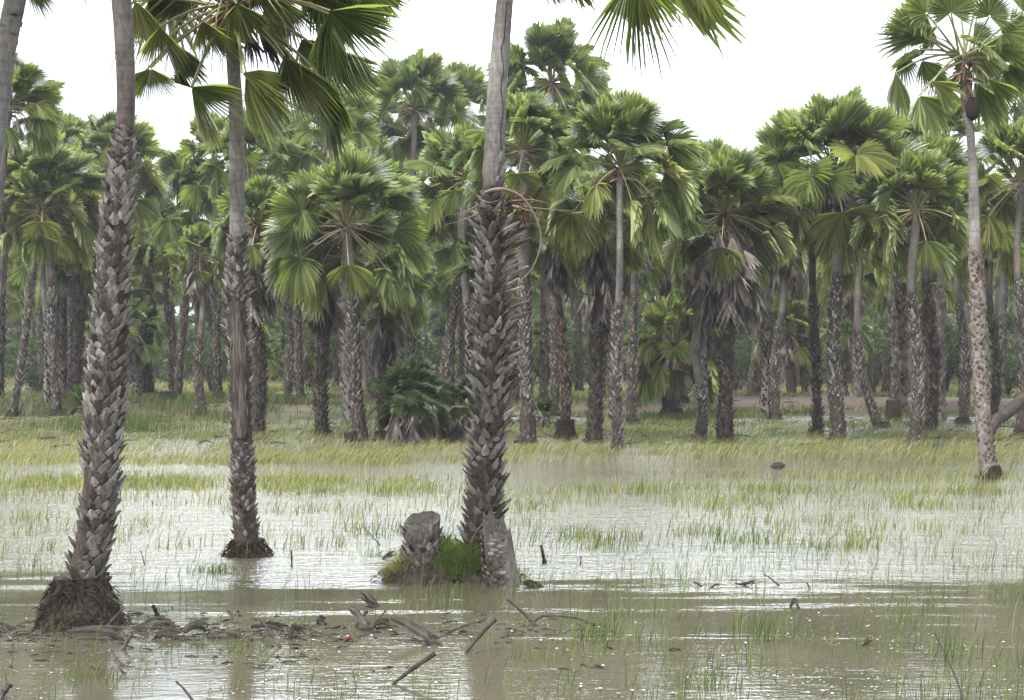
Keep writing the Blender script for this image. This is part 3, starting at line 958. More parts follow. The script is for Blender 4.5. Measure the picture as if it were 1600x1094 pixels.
rr_ = .15 * np.sqrt(np.clip(1 - zz ** 2, .02, 1))[:, None] * (1 + .25 * (fbm(np.cos(a_)[None] * 3, np.sin(a_)[None] * 3 + zz[:, None] * 3, 5) - .5))
V = np.stack([c0[0] + rr_ * np.cos(a_), c0[1] + rr_ * np.sin(a_), np.repeat((c0[2] + zz * .24)[:, None], n_, 1)], 2).reshape(-1, 3)
i = (np.arange(k_ - 1)[:, None] * n_ + np.arange(n_)[None]).ravel(); j = (np.arange(k_ - 1)[:, None] * n_ + (np.arange(n_)[None] + 1) % n_).ravel()
mb.add(V, np.stack([i, j, j + n_, i + n_], 1))
o = mb.obj('insect_nest', [M['nest']], None, c0, True)
tag(o, 'dark round termite nest clinging to the slender right palm below its crown', 'nest')

# ================================================================== THE GROVE: palms that can be told apart
# (hub px, hub py, base px, base row, trunk width px, crown reach px, boots top row, dead skirt px, tone, leaves, label)
GROVE = [
    (70, 305, 92, 655, 22, 118, 640, 0, 'mid', 36, 'palm at far left with rosette of yellow stalks facing out and a grey trunk'),
    (66, 330, 20, 655, 15, 85, 420, 0, 'mid', 26, 'thin palm leaning out to the left beside the far left rosette palm'),
    (130, 400, 118, 648, 18, 75, 400, 60, 'dark', 24, 'low dark palm with brown dead skirt left of the thick leaning palm'),
    (178, 262, 150, 640, 18, 100, 400, 0, 'mid', 32, 'palm whose crown spreads on both sides behind the thick leaning palm'),
    (14, 165, -45, 670, 22, 92, 330, 0, 'mid', 30, 'tall palm cut by the left picture edge with crown rising into the sky'),
    (230, 430, 232, 628, 26, 62, 440, 80, 'dark', 24, 'short dark palm with shaggy dead skirt right of the thick leaning palm'),
    (305, 318, 276, 632, 16, 92, 420, 0, 'mid', 30, 'palm with small brown heart between the two left foreground palms'),
    (262, 372, 268, 628, 17, 66, 400, 0, 'mid', 22, 'narrow grey palm standing on a patch of yellow grass left of the scarred palm'),
    (312, 400, 314, 655, 17, 60, 520, 50, 'mid', 20, 'pale trunked palm with a bunch of dead leaves just left of the scarred palm'),
    (402, 350, 402, 680, 24, 88, 600, 110, 'dark', 30, 'dark bristly palm close behind the scarred palm with dead leaves to its right'),
    (506, 378, 506, 680, 26, 80, 600, 120, 'dark', 26, 'dark trunked palm with long hanging dead leaves left of the yellow stalked crown'),
    (540, 355, 566, 688, 30, 142, 440, 0, 'mid', 44, 'palm with wide crown of yellow stalked fans and leaning grey trunk'),
    (512, 205, 500, 640, 16, 85, 360, 0, 'mid', 26, 'tall distant palm with brown heart above the yellow stalked crown'),
    (648, 172, 640, 640, 17, 108, 300, 0, 'mid', 32, 'tall palm with loose crown against the sky left of the centre palm'),
    (605, 455, 600, 682, 26, 78, 470, 90, 'dark', 26, 'short palm with pale drooping dead leaves beside the fan shrub'),
    (715, 330, 700, 660, 20, 105, 400, 0, 'mid', 32, 'mid height palm whose crown fills the gap left of the centre palm'),
    (862, 130, 866, 650, 18, 112, 300, 0, 'mid', 38, 'tallest palm crown just right of the smooth centre trunk'),
    (818, 235, 822, 692, 34, 112, 640, 0, 'mid', 36, 'stout grey palm standing close behind the centre palm on its right'),
    (872, 355, 884, 685, 20, 90, 560, 60, 'warm', 28, 'palm with reddish broken trunk on a brown root mound right of the centre palm'),
    (938, 352, 926, 690, 32, 85, 640, 130, 'dark', 28, 'brown shaggy palm with hanging dead leaves left of the white slender trunk'),
    (968, 262, 964, 700, 20, 138, 470, 0, 'pale', 42, 'palm with slender whitish trunk blackened low down and big round crown'),
    (990, 330, 990, 662, 20, 90, 560, 60, 'mid', 28, 'pale grey palm directly behind the slender whitish trunk'),
    (1132, 335, 1140, 692, 34, 122, 640, 170, 'dark', 44, 'thick dark palm wearing a huge skirt of grey dead leaves'),
    (1058, 540, 1050, 650, 30, 96, 560, 50, 'dark', 42, 'short bushy palm with full green crown left of the bare stub trunk'),
    (1095, 470, 1088, 690, 26, 52, 660, 0, 'mid', 16, 'short tapering palm trunk covered with leaf bases left of the skirted palm'),
    (1232, 520, 1236, 628, 22, 66, 560, 25, 'dark', 26, 'small green palm in the gap right of the skirted palm'),
    (1270, 330, 1274, 678, 20, 96, 640, 0, 'dark', 28, 'palm with thin blackish trunk left of the big round crown palm'),
    (1303, 275, 1308, 688, 32, 158, 600, 30, 'mid', 48, 'big palm with the widest round crown right of centre and sturdy grey trunk'),
    (1345, 385, 1378, 668, 22, 82, 640, 0, 'mid', 24, 'palm whose grey trunk curves to the right behind the big round crown'),
    (1392, 340, 1396, 655, 16, 92, 560, 0, 'mid', 26, 'straight slim palm in front of the bare earth bank'),
    (1433, 328, 1425, 692, 26, 112, 640, 0, 'mid', 36, 'palm with brown heart and wavy dark trunk left of its twin trunk neighbour'),
    (1452, 300, 1453, 672, 22, 105, 640, 0, 'dark', 32, 'dark trunked palm standing tight on the right of the wavy trunk palm'),
    (1500, 340, 1504, 662, 20, 92, 600, 0, 'mid', 28, 'grey palm just left of the slender reddish palm'),
    (1552, 350, 1550, 665, 18, 90, 600, 0, 'dark', 28, 'dark palm peeking out right behind the slender reddish palm'),
    (1596, 285, 1594, 680, 20, 125, 560, 0, 'mid', 38, 'palm at the right picture edge with green yellow fans'),
    (1600, 130, 1620, 650, 18, 90, 400, 0, 'mid', 30, 'tall palm cut by the right picture edge behind the slender palm crown'),
    (1225, 360, 1212, 655, 18, 90, 560, 60, 'mid', 28, 'palm between the skirted palm and the big round crown palm'),
    (770, 420, 790, 665, 24, 80, 600, 40, 'mid', 22, 'low palm hidden mostly behind the bristly centre trunk'),
    (440, 300, 452, 640, 16, 96, 420, 40, 'mid', 30, 'palm with green crown just right of the scarred palm'),
    (1080, 300, 1068, 640, 16, 92, 420, 0, 'mid', 28, 'palm whose crown rises between the white trunk crown and the skirted palm'),
    (112, 262, 108, 630, 16, 100, 400, 0, 'mid', 30, 'palm filling the skyline between the far left rosette palm and the thick leaning palm'),
    (335, 262, 342, 632, 16, 96, 400, 0, 'mid', 30, 'palm whose crown tops the skyline just left of the smooth part of the scarred palm'),
    (455, 258, 470, 632, 16, 96, 400, 0, 'mid', 30, 'palm cresting the skyline between the scarred palm and the brown hearted tall palm'),
    (575, 205, 580, 622, 15, 100, 380, 0, 'mid', 30, 'tall palm filling the skyline left of the loose crowned tall palm'),
    (722, 185, 725, 622, 15, 105, 380, 30, 'dark', 32, 'tall dark crowned palm close left of the smooth centre trunk'),
    (910, 205, 905, 618, 15, 104, 380, 0, 'mid', 32, 'palm filling the skyline between the tallest crown and the round white trunk crown'),
    (1395, 255, 1385, 620, 15, 100, 380, 0, 'mid', 30, 'palm crown right behind the big round crown palm'),
    (1180, 345, 1176, 628, 18, 90, 420, 0, 'mid', 26, 'slim far palm right behind the skirted palm'),
]
TONE = {'mid': ('barkmid', 'boot'), 'dark': ('barkdark', 'bootdark'), 'warm': ('barkmid', 'bootwarm'), 'pale': ('bark', 'boot')}
for gi, (hx, hy, bx, br, tw, rc, bt, sk, tone, nl, lab) in enumerate(GROVE):
    rg = np.random.default_rng(500 + gi)
    Y = gy(br)
    b0 = at(bx, br, Y); b0[2] = min(0.0, 0) + float(ground_z(b0[0], Y)) - .15
    Yh = Y + rg.normal(0, .3)
    top = at(hx, hy, Yh)
    m1 = b0 * .66 + top * .34; m2 = b0 * .33 + top * .67
    if bx < 1400 and 'wavy' not in lab: kx = rg.normal(0, .10)
    else: kx = .15
    if 'curves' in lab: m1[0] -= .45; m2[0] -= .35
    m1[0] += kx; m2[0] -= kx * .8
    P = spine([b0, b0 + (m1 - b0) * .25 + [rg.normal(0, .04), 0, 0], m1, m2, top], 46)
    hw = tw / 2 / F * Y
    f = np.linspace(0, 1, 46)
    zb = at(0, bt, Y)[2]
    rad = hw * (.78 + .45 * np.exp(-f * 14)) * np.where(P[:, 2] < zb, 1.0, .80) * (1 - .12 * f)
    base = b0.copy(); base[2] += .15
    pt = empty('palm_tree', base, lab, 'palm tree', 'palms of the grove behind the flooded grass')
    bk_, bo_ = TONE[tone]
    ztop = at(0, min(bt, 999), Y)[2] if bt < 560 else at(0, max(430, hy + 40 + 90), Y)[2]
    mb = MB(); trunk_tube(mb, P, rad * .96, 12, 0, .10, gi, zd=ztop)
    tr = mb.obj('trunk', [M[bk_]], pt, base, True)
    mb = MB()
    boots(mb, P, rad * .93, base[2] + .15, ztop, 85 if tw > 20 else 64, .10, .12, .06 if tone != 'dark' else .085, rg)
    mb.obj('leaf_bases', [M[bo_]], tr, base)
    if 'root mound' in lab:
        mb = MB(); mound(mb, [base[0], Y, base[2]], .42, .25, .7, rg, gi, shag=60)
        mb.obj('root_mound', [M['root']], pt, base)
    else:
        mb = MB(); mound(mb, [base[0], Y, base[2] - .02], hw * 1.7, hw * 1.0, .28, rg, gi, shag=30)
        mb.obj('root_mound', [M['root']], pt, base)
    reach = rc / F * Y
    mb = MB()
    PB[:] = [.5, .93] if 'yellow' in lab else [.12, .8]
    crown(mb, top, reach, rg, int(nl * 1.22), 60, .20 + .06 * ('yellow' in lab) + .1 * rg.random(), lo=-.95, wind=.06, front=True)
    mb.obj('crown', CROWNM('leaf'), pt, base)
    if sk:
        mb = MB(); L = sk / F * Y
        big = 1.75 if 'huge' in lab else 1.0
        skirt(mb, top, L * (.8 if big > 1 else 1), rg, int((14 + sk * .26) * big), min(.95, .55 + L * .12), .15, 1.7, 0, .42 * big ** 1.4)
        mb.obj('dead_leaves', [M['dead']], pt, base)
    elif rg.random() < .5:
        mb = MB(); skirt(mb, top, .5, rg, 6, .7, .1, 1.2, 0, .42)
        mb.obj('dead_leaves', [M['dead']], pt, base)

# stemless fan shrubs
for (cx, cy, Y, rc, nl, lab) in [(642, 632, gy(690), 84, 34, 'bushy stemless fan palm with dark dead leaves round its foot'),
                                 (735, 640, gy(686), 70, 20, 'stemless fan palm half hidden left of the bristly centre trunk'),
                                 (850, 655, gy(672), 40, 12, 'small fan palm seedling right of the centre palm'),
                                 (140, 640, gy(660), 50, 12, 'dark low fan palm behind the thick leaning trunk at left')]:
    rg = np.random.default_rng(int(cx))
    c = at(cx, cy, Y); base = np.array([c[0], Y, float(ground_z(c[0], Y))])
    o = empty('fan_palm_shrub', base, lab, 'palm shrub')
    mb = MB(); crown(mb, c, rc / F * Y, rg, nl, 42, .05, lo=-.1, wind=.03)
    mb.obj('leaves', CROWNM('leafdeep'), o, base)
    mb = MB(); hh = c[2] - base[2]
    skirt(mb, c + [0, 0, .1], hh * .7, rg, int(nl * 1.4), hh * .5 + .2, 0, 1.8, 0, .9)
    trunk_tube(mb, spine([base - [0, 0, .1], c], 8), np.linspace(.3, .2, 8), 10, 1, .1)
    mb.obj('dead_leaves', [M['dead'], M['barkdark']], o, base)


# ================================================================== distant palms: eight kinds, copied
def copy_tree(o, parent=None):
    c = o.copy(); COL.objects.link(c)
    if parent is not None:
        c.parent = parent
    for ch in list(o.children):
        copy_tree(ch, c)
    return c


protos = []
for v in range(9):
    rg = np.random.default_rng(900 + v)
    hgt = [8.5, 9.5, 7.5, 10.2, 8.8, 6.2, 3.0, 2.2, 9.0][v]
    low = hgt < 4
    sk = v in (2, 5, 8, 6, 7)
    lab = 'small far palm with low green crown in the understorey of the grove' if low else \
        'far grey palm with dead leaves hanging under its crown at the back of the grove' if sk else 'far grey palm with clean trunk at the back of the grove'
    o = empty('palm_tree', (0, 0, 0), lab, 'palm tree', 'small far palms in the understorey' if low else 'far palms with hanging dead leaves' if sk else 'far palms with clean trunks')
    P = spine([[0, 0, -.3], [rg.normal(0, .12), 0, hgt * .4], [rg.normal(0, .2), 0, hgt * .75], [0, 0, hgt]], 24)
    rad = .17 * (.85 + .6 * np.exp(-np.linspace(0, 1, 24) * 12))
    mb = MB(); trunk_tube(mb, P, rad, 8, 0, .12, v)
    tr = mb.obj('trunk', [M['barkmid' if v % 3 else 'bark']], o)
    mb = MB(); boots(mb, P, rad * .95, 0, hgt * (.85 if sk else .5), 36, .14, .16, .08, rg)
    mb.obj('leaf_bases', [M['boot' if v % 2 else 'bootdark']], tr)
    mb = MB(); crown(mb, P[-1], 2.35 if not low else 1.7, rg, 32 if not low else 24, 38, .14, lo=-.95, wind=.05)
    mb.obj('crown', CROWNM('leaf'), o)
    if sk:
        mb = MB(); skirt(mb, P[-1], 1.8 if not low else .9, rg, 26, .75, .1, 1.5, 0, .42)
        mb.obj('dead_leaves', [M['dead']], o)
    protos.append(o)

used = set()
rg = np.random.default_rng(77)
places = []
for i in range(240):
    Y = 58 + 120 * rg.random() ** .85
    px = rg.uniform(-60, 1660)
    places.append((px, Y))
places.sort(key=lambda q: q[1])
tall = [0, 1, 2, 3, 4, 5, 8]
LAND = [(90, 'far left rosette palm'), (150, 'thick leaning palm'), (268, 'narrow grey palm at left'), (375, 'scarred palm'), (508, 'dark trunk with hanging leaves'), (566, 'yellow stalked palm'),
        (640, 'fan palm shrub'), (762, 'bristly centre palm'), (884, 'reddish broken trunk'), (926, 'brown shaggy palm'), (964, 'slender whitish trunk'), (1050, 'short bushy palm'), (1140, 'skirted palm'),
        (1236, 'small green palm'), (1308, 'big round crown palm'), (1396, 'straight slim palm'), (1453, 'twin dark trunk'), (1535, 'slender reddish palm'), (1594, 'right edge palm')]
seen_lab, relabel = set(), []
base_lab = {}
kept = []
for px, Y in places:
    X = (px - 800) / F * Y
    if any((X - a) ** 2 + (Y - b) ** 2 < 1.5 ** 2 for a, b in kept):
        continue
    kept.append((X, Y))
    v = int(rg.choice([6, 7])) if (rg.random() < .2 and Y > 62) else int(rg.choice(tall))
    if v not in base_lab: base_lab[v] = protos[v]['label']
    o = protos[v] if v not in used else copy_tree(protos[v])
    o['label'] = base_lab[v]
    used.add(v)
    s = rg.uniform(.86, 1.12)
    if 380 < px < 450 or px > 1050 and px < 1110: s *= .85
    if len(kept) <= 60 and v not in (6, 7):
        bestd = min(LAND, key=lambda q: abs(q[0] - px))
        side = 'left' if px < bestd[0] else 'right'
        lb = f"far palm {'with dead leaves' if v in (2, 5, 8) else 'with clean trunk'} seen {'just' if abs(px - bestd[0]) < 25 else 'well'} {side} of the {bestd[1]}"
        if lb not in seen_lab:
            seen_lab.add(lb); o['label'] = lb
            relabel.append(o)
    o.location = (X, Y, float(ground_z(X, Y)))
    o.rotation_euler = (rg.normal(0, .02), rg.normal(0, .035), rg.uniform(0, 6.28))
    o.scale = (s, s, s)

# far wood that reads as one mass
mb = MB(); rg = np.random.default_rng(12)
tmpl = []
for v in range(4):
    q = MB(); crown(q, np.array([0, 0, 0.0]), 2.4, rg, 20, 14, .12, wind=.03); tmpl.append(q)
for i in range(900):
    Y = rg.uniform(150, 300) if i % 4 else rg.uniform(110, 150); X = rg.uniform(-.36, .36) * Y
    h = rg.uniform(6, 11) if i % 3 == 0 else rg.uniform(1.2, 6.0) if i % 4 else rg.uniform(1.2, 3.5)
    a = rg.uniform(0, 6.28); sc = rg.uniform(.9, 1.3)
    Mx = np.array([[math.cos(a), -math.sin(a), 0], [math.sin(a), math.cos(a), 0], [0, 0, 1]]) * sc
    mb.merge(tmpl[i % 4], Mx, [X, Y, h])
    tube(mb, [[X, Y, -.2], [X + rg.normal(0, .2), Y, h * .5], [X, Y, h]], [.26, .2, .17], 6, 4)
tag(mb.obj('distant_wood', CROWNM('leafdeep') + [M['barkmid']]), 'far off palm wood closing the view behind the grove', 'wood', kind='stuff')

# understorey bushes: dark leafy shrubs between trunks
bush_l = ['leafy dark bush behind the trunks at far left', 'leafy bush behind the scarred palm', 'dark shrub behind the yellow stalked crown palm', 'leafy bush right of the centre palm in the shade',
          'dark leafy shrub left of the big round crown palm trunk', 'broad leaved shrub between the grey curved trunk and the slim palm', 'leafy bush between the wavy trunk palm and the slender right palm', 'dark bush at the right edge behind the leaning log']
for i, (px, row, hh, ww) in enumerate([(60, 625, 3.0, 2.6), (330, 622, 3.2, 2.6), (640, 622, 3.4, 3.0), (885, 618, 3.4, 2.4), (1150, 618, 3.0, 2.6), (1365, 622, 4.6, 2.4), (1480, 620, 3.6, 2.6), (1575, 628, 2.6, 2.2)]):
    rg = np.random.default_rng(60 + i)
    Y = gy(row); X = (px - 800) / F * Y; bz = float(ground_z(X, Y))
    mb = MB(); n = 2600
    cl = rg.normal(0, 1, (26, 3)) * [ww * .35, ww * .35, hh * .22] + [0, 0, hh * .58]
    p = cl[rg.integers(0, 26, n)] + rg.normal(0, .28, (n, 3))
    p[:, 2] = np.abs(p[:, 2])
    p += [X, Y, bz]
    d = rg.normal(0, 1, (n, 3)); d /= np.linalg.norm(d, axis=1)[:, None]
    e_ = np.cross(d, rg.normal(0, 1, (n, 3))); e_ /= np.linalg.norm(e_, axis=1)[:, None]
    s = rg.uniform(.05, .11, n)[:, None]
    V = np.stack([p - d * s, p - e_ * s * .5, p + d * s, p + e_ * s * .5], 1).reshape(-1, 3)
    b = np.arange(n) * 4
    mb.add(V, np.stack([b, b + 1, b + 2, b + 3], 1), var=.05)
    o = empty('bush', (X, Y, bz), bush_l[i], 'bush', 'bushes under the palms')
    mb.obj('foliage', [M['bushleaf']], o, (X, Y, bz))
    mb = MB()
    for q in range(9):
        e2 = cl[q] + [X, Y, bz]
        tube(mb, spine([[X, Y, bz - .1], [X + (e2[0] - X) * .3, Y, bz + hh * .3], e2], 8), np.linspace(.05, .015, 8), 5)
    mb.obj('stems', [M['barkdark']], o, (X, Y, bz))


# ================================================================== grass and reeds
def blades(mb, X, Y, Z, h, w_, lean, rg, var, curl=.5):
    n = len(X)
    a = rg.uniform(0, math.pi, n)
    sx_, sy_ = np.cos(a) * w_ / 2, np.sin(a) * w_ / 2 * .4
    dl = rg.normal(0, .25, n)
    lx = (lean + rg.normal(0, .22, n)) * h
    ly = dl * h
    b = np.stack([X, Y, Z], 1)
    mdx = b + np.stack([lx * .35, ly * .35, h * .6], 1)
    tip = b + np.stack([lx * (1 + curl * rg.random(n)), ly, h * rg.uniform(.85, 1.0, n)], 1)
    sd = np.stack([sx_, sy_, 0 * sx_], 1)
    V = np.stack([b - sd, b + sd, mdx - sd * .8, mdx + sd * .8, tip], 1).reshape(-1, 3)
    i = np.arange(n) * 5
    mb.add(V, np.stack([i, i + 1, i + 3, i + 2], 1), np.stack([i + 2, i + 3, i + 4], 1), var=np.repeat(var, 5))


rg = np.random.default_rng(4)


def rowpx(X, Y, z=0.0):
    return HOR + F * (CAM_H - z) / Y, 800 + F * X / Y


def bump1(x, a, b, s):
    return sstep(a - s, a + s, x) * (1 - sstep(b - s, b + s, x))


# a) dense band and mid field, sampled over the water in clumps
def field(n, y0, y1):
    Y = y0 * (y1 / y0) ** rg.random(n)
    X = rg.uniform(-.405, .405, n) * Y
    return X, Y


X, Y = field(640000, 21.5, 60)
row, px = rowpx(X, Y)
cl = fbm(X / 1.1, Y / .55, 40, 3)
st = fbm(X / 9, Y / 1.6, 50, 3)
fine = vnoise(X * 3.1, Y * 1.6, 70)
left = 1 - sstep(560, 820, px)
dens = .29 * bump1(row, 655, 716, 4) * (.25 + 1.0 * sstep(.38, .58, fbm(X / 4, Y / 1.3, 57, 3)))
dens += .35 * bump1(row, 716, 728, 4) * (.25 + .75 * left)
dens += .15 * bump1(row, 740, 775, 5) * sstep(.36, .56, st)
dens += .22 * left * bump1(row, 748, 768, 3)
dens += .10 * bump1(row, 770, 838, 8) * sstep(.47, .58, cl * .65 + st * .35) * (1 - .45 * left)
dens += .09 * bump1(row, 838, 880, 8) * sstep(.50, .64, cl * .7 + st * .3)
dens *= .35 + 1.1 * sstep(.36, .62, fbm(X / .8, Y / 1.4, 45, 2))
keep = rg.random(len(X)) < dens * (.45 + .8 * fine)
X, Y, row, px, cl = X[keep], Y[keep], row[keep], px[keep], cl[keep]
gz = np.maximum(ground_z(X, Y), -.02)
h = (.10 + .18 * rg.random(len(X)) + .16 * (rg.random(len(X)) > .93) * (row < 770)) * np.where(row < 716, .85, 1) * (1 + .35 * (rg.random(len(X)) > .93)) * (.75 + .5 * cl)
var = np.clip(.38 + .4 * fbm(X / 3, Y / 2, 61) + rg.normal(0, .22, len(X)) + .1 * (row < 735) - .25 * (row < 692) - .12 * (row > 770), 0, 1)
lean = .18 + .40 * (row < 745)
mb = MB(); blades(mb, X, Y, gz - .01, h, .0065 + .00022 * Y, lean, rg, var)
tag(mb.obj('marsh_grass', [M['grass']]), 'pale green marsh grass bent by wind in the flooded field', 'grass', kind='stuff')

# b) grass on land under the palms
Yl = 50 * (150 / 50.0) ** rg.random(260000)
Xl = rg.uniform(-.40, .40, len(Yl)) * Yl
gz = ground_z(Xl, Yl)
bk = np.exp(-((Yl - 73 - 4 * np.sin(Xl * .13)) / 7.0) ** 4) * (.35 + .9 * (Xl > 3)) * sstep(.34, .58, fbm(Xl / 5, Yl / 5, 33))
dn = sstep(.44, .62, fbm(Xl / 2.2, Yl / 2.2, 90)) * (1 - .93 * np.clip(bk, 0, 1)) * sstep(-.08, .0, gz)
k = rg.random(len(Yl)) < dn
Xl, Yl, gz = Xl[k], Yl[k], gz[k]
lf = sstep(-5, -9, Xl) * (Yl < 72)
h = (.12 + .22 * rg.random(len(Xl))) * (1 + 1.3 * lf * fbm(Xl / 2, Yl / 2, 5) * 1.5)
var = np.clip(.05 + .55 * sstep(76, 104, Yl) + .25 * fbm(Xl / 4, Yl / 4, 7) + rg.normal(0, .12, len(Xl)) - .1 * lf, 0, 1)
mb = MB(); blades(mb, Xl, Yl, gz - .01, h, .006 + .0003 * Yl, .2, rg, var)
tag(mb.obj('bank_grass', [M['grass']]), 'green and yellowing grass on the bank under the palms', 'grass', kind='stuff')

# c) near reeds standing in the calm water
n = 26000
Yn = 11.8 * (21.5 / 11.8) ** rg.random(n)
Xn = rg.uniform(-.33, .33, n) * Yn
row, px = rowpx(Xn, Yn)
c1 = fbm(Xn / .7, Yn / .5, 101, 3); c2 = fbm(Xn / 2.5, Yn / 1.2, 111, 2)
d = .05 + .35 * bump1(px, 880, 1080, 60) * bump1(row, 930, 1040, 18) + .28 * bump1(px, 560, 900, 40) * bump1(row, 925, 985, 10)
d += .22 * (1 - sstep(60, 140, px)) * (1 - sstep(930, 990, row)) + .20 * sstep(1300, 1450, px) * bump1(row, 925, 1000, 15) + .10 * sstep(900, 1000, px) + .12 * bump1(row, 850, 905, 10) * (1 - sstep(60, 200, px))
d = d * sstep(.40, .62, c1 * .6 + c2 * .4) * 1.35 + .012
near_trunk = (np.abs(px - 125) < 75) & (row > 960) & (row < 990)
k = (rg.random(n) < d * 1.5) & ~near_trunk
Xn, Yn, px, row = Xn[k], Yn[k], px[k], row[k]
h = rg.uniform(.10, .34, len(Xn)) * (1 + .5 * (rg.random(len(Xn)) > .9))
var = np.clip(.25 + rg.normal(0, .22, len(Xn)) + .4 * bump1(px, 620, 860, 40) * rg.random(len(Xn)), 0, 1)
mb = MB(); blades(mb, Xn, Yn, Xn * 0 - .02, h, .0065, .18, rg, var, curl=.8)
tag(mb.obj('water_reeds', [M['reed']]), 'thin green reeds scattered in the calm near water', 'reeds', kind='stuff')

# d) floating leaves and scum flecks
n = 15000
Yp = 11.6 * (18.6 / 11.6) ** rg.random(n)
Xp = rg.uniform(-.33, .33, n) * Yp
row, px = rowpx(Xp, Yp)
kk = rg.random(n) < sstep(.42, .62, fbm(Xp / .9, Yp / .7, 131, 3)) * (.25 + .75 * bump1(row, 955, 1090, 12)) * .28
Xp, Yp = Xp[kk], Yp[kk]
n = len(Xp)
s = rg.uniform(.006, .016, n)
a6 = np.arange(6) / 6 * 6.2832
rot = rg.uniform(0, 6.28, n)
ex = rg.uniform(.5, 1, n)
lx = np.cos(a6)[None] * s[:, None]; ly = np.sin(a6)[None] * (s * ex)[:, None]
ti, tj = rg.normal(0, .05, n)[:, None], rg.normal(0, .05, n)[:, None]
V = np.stack([Xp[:, None] + lx * np.cos(rot)[:, None] - ly * np.sin(rot)[:, None], Yp[:, None] + lx * np.sin(rot)[:, None] + ly * np.cos(rot)[:, None],
              .006 + lx * ti + ly * tj + .001 * rg.random(n)[:, None]], 2).reshape(-1, 3)
b = np.arange(n) * 6
mb = MB(); mb.add(V, np.concatenate([np.stack([b, b + 1, b + 2, b + 3], 1), np.stack([b, b + 3, b + 4, b + 5], 1)]))
tag(mb.obj('floating_leaves', [M['pad']]), 'tiny flat leaves floating on the near water', 'floating leaves', kind='stuff')

# e) little white water flowers
rgf = np.random.default_rng(8)
fpos = [(525, 1052), (540, 1068), (681, 1073), (609, 1025), (646, 1052), (800, 992), (845, 1006), (870, 1019), (908, 1075), (938, 1082), (966, 1090), (1005, 1085), (1165, 1010), (1130, 1030), (1103, 1050),
        (936, 985), (988, 1085), (1286, 1086), (907, 1079), (942, 1046), (1300, 1090), (736, 1001), (610, 990), (410, 1072), (440, 1060), (560, 1089), (1052, 1089), (1210, 1062)]
for q, (fx, fy) in enumerate(fpos):
    Y = gy(fy); c = at(fx, fy, Y); c[2] = .03
    mb = MB()
    for pz in range(5):
        a = pz * 1.2566 + rgf.random()
        o_ = np.array([math.cos(a), math.sin(a), .35]); s_ = np.array([-math.sin(a), math.cos(a), 0])
        L = .016
        mb.add([c, c + o_ * L * .5 + s_ * L * .35, c + o_ * L, c + o_ * L * .5 - s_ * L * .35], [[0, 1, 2, 3]])
    base = np.array([c[0], c[1], 0])
    o = empty('water_flower', base, 'tiny white flower standing just above the near water among floating leaves', 'flower', 'tiny white flowers on the water')
    mb.obj('petals', [M['petal']], o, base)
    mb = MB(); tube(mb, [c - [0, 0, .05], c], .0025, 4)
    mb.obj('stem', [M['reed']], o, base)

# ================================================================== mound with two stumps by the centre palm
YM = gy(913)
mc = at(690, 913, YM + .35); mc[2] = 0
mb = MB(); rg = np.random.default_rng(14)
mound(mb, [mc[0] - .20, YM + .40, 0], .62, .24, .30, rg, 3, 0, 40, 12, 200)
mound(mb, [mc[0] + .42, YM + .48, 0], .55, .25, .26, rg, 6, 0, 40, 12, 200)
tag(mb.obj('earth_mound', [M['earth']], None, (mc[0], YM + .4, 0)), 'low earth heap rising from the water round the foot of the centre palm', 'mound')

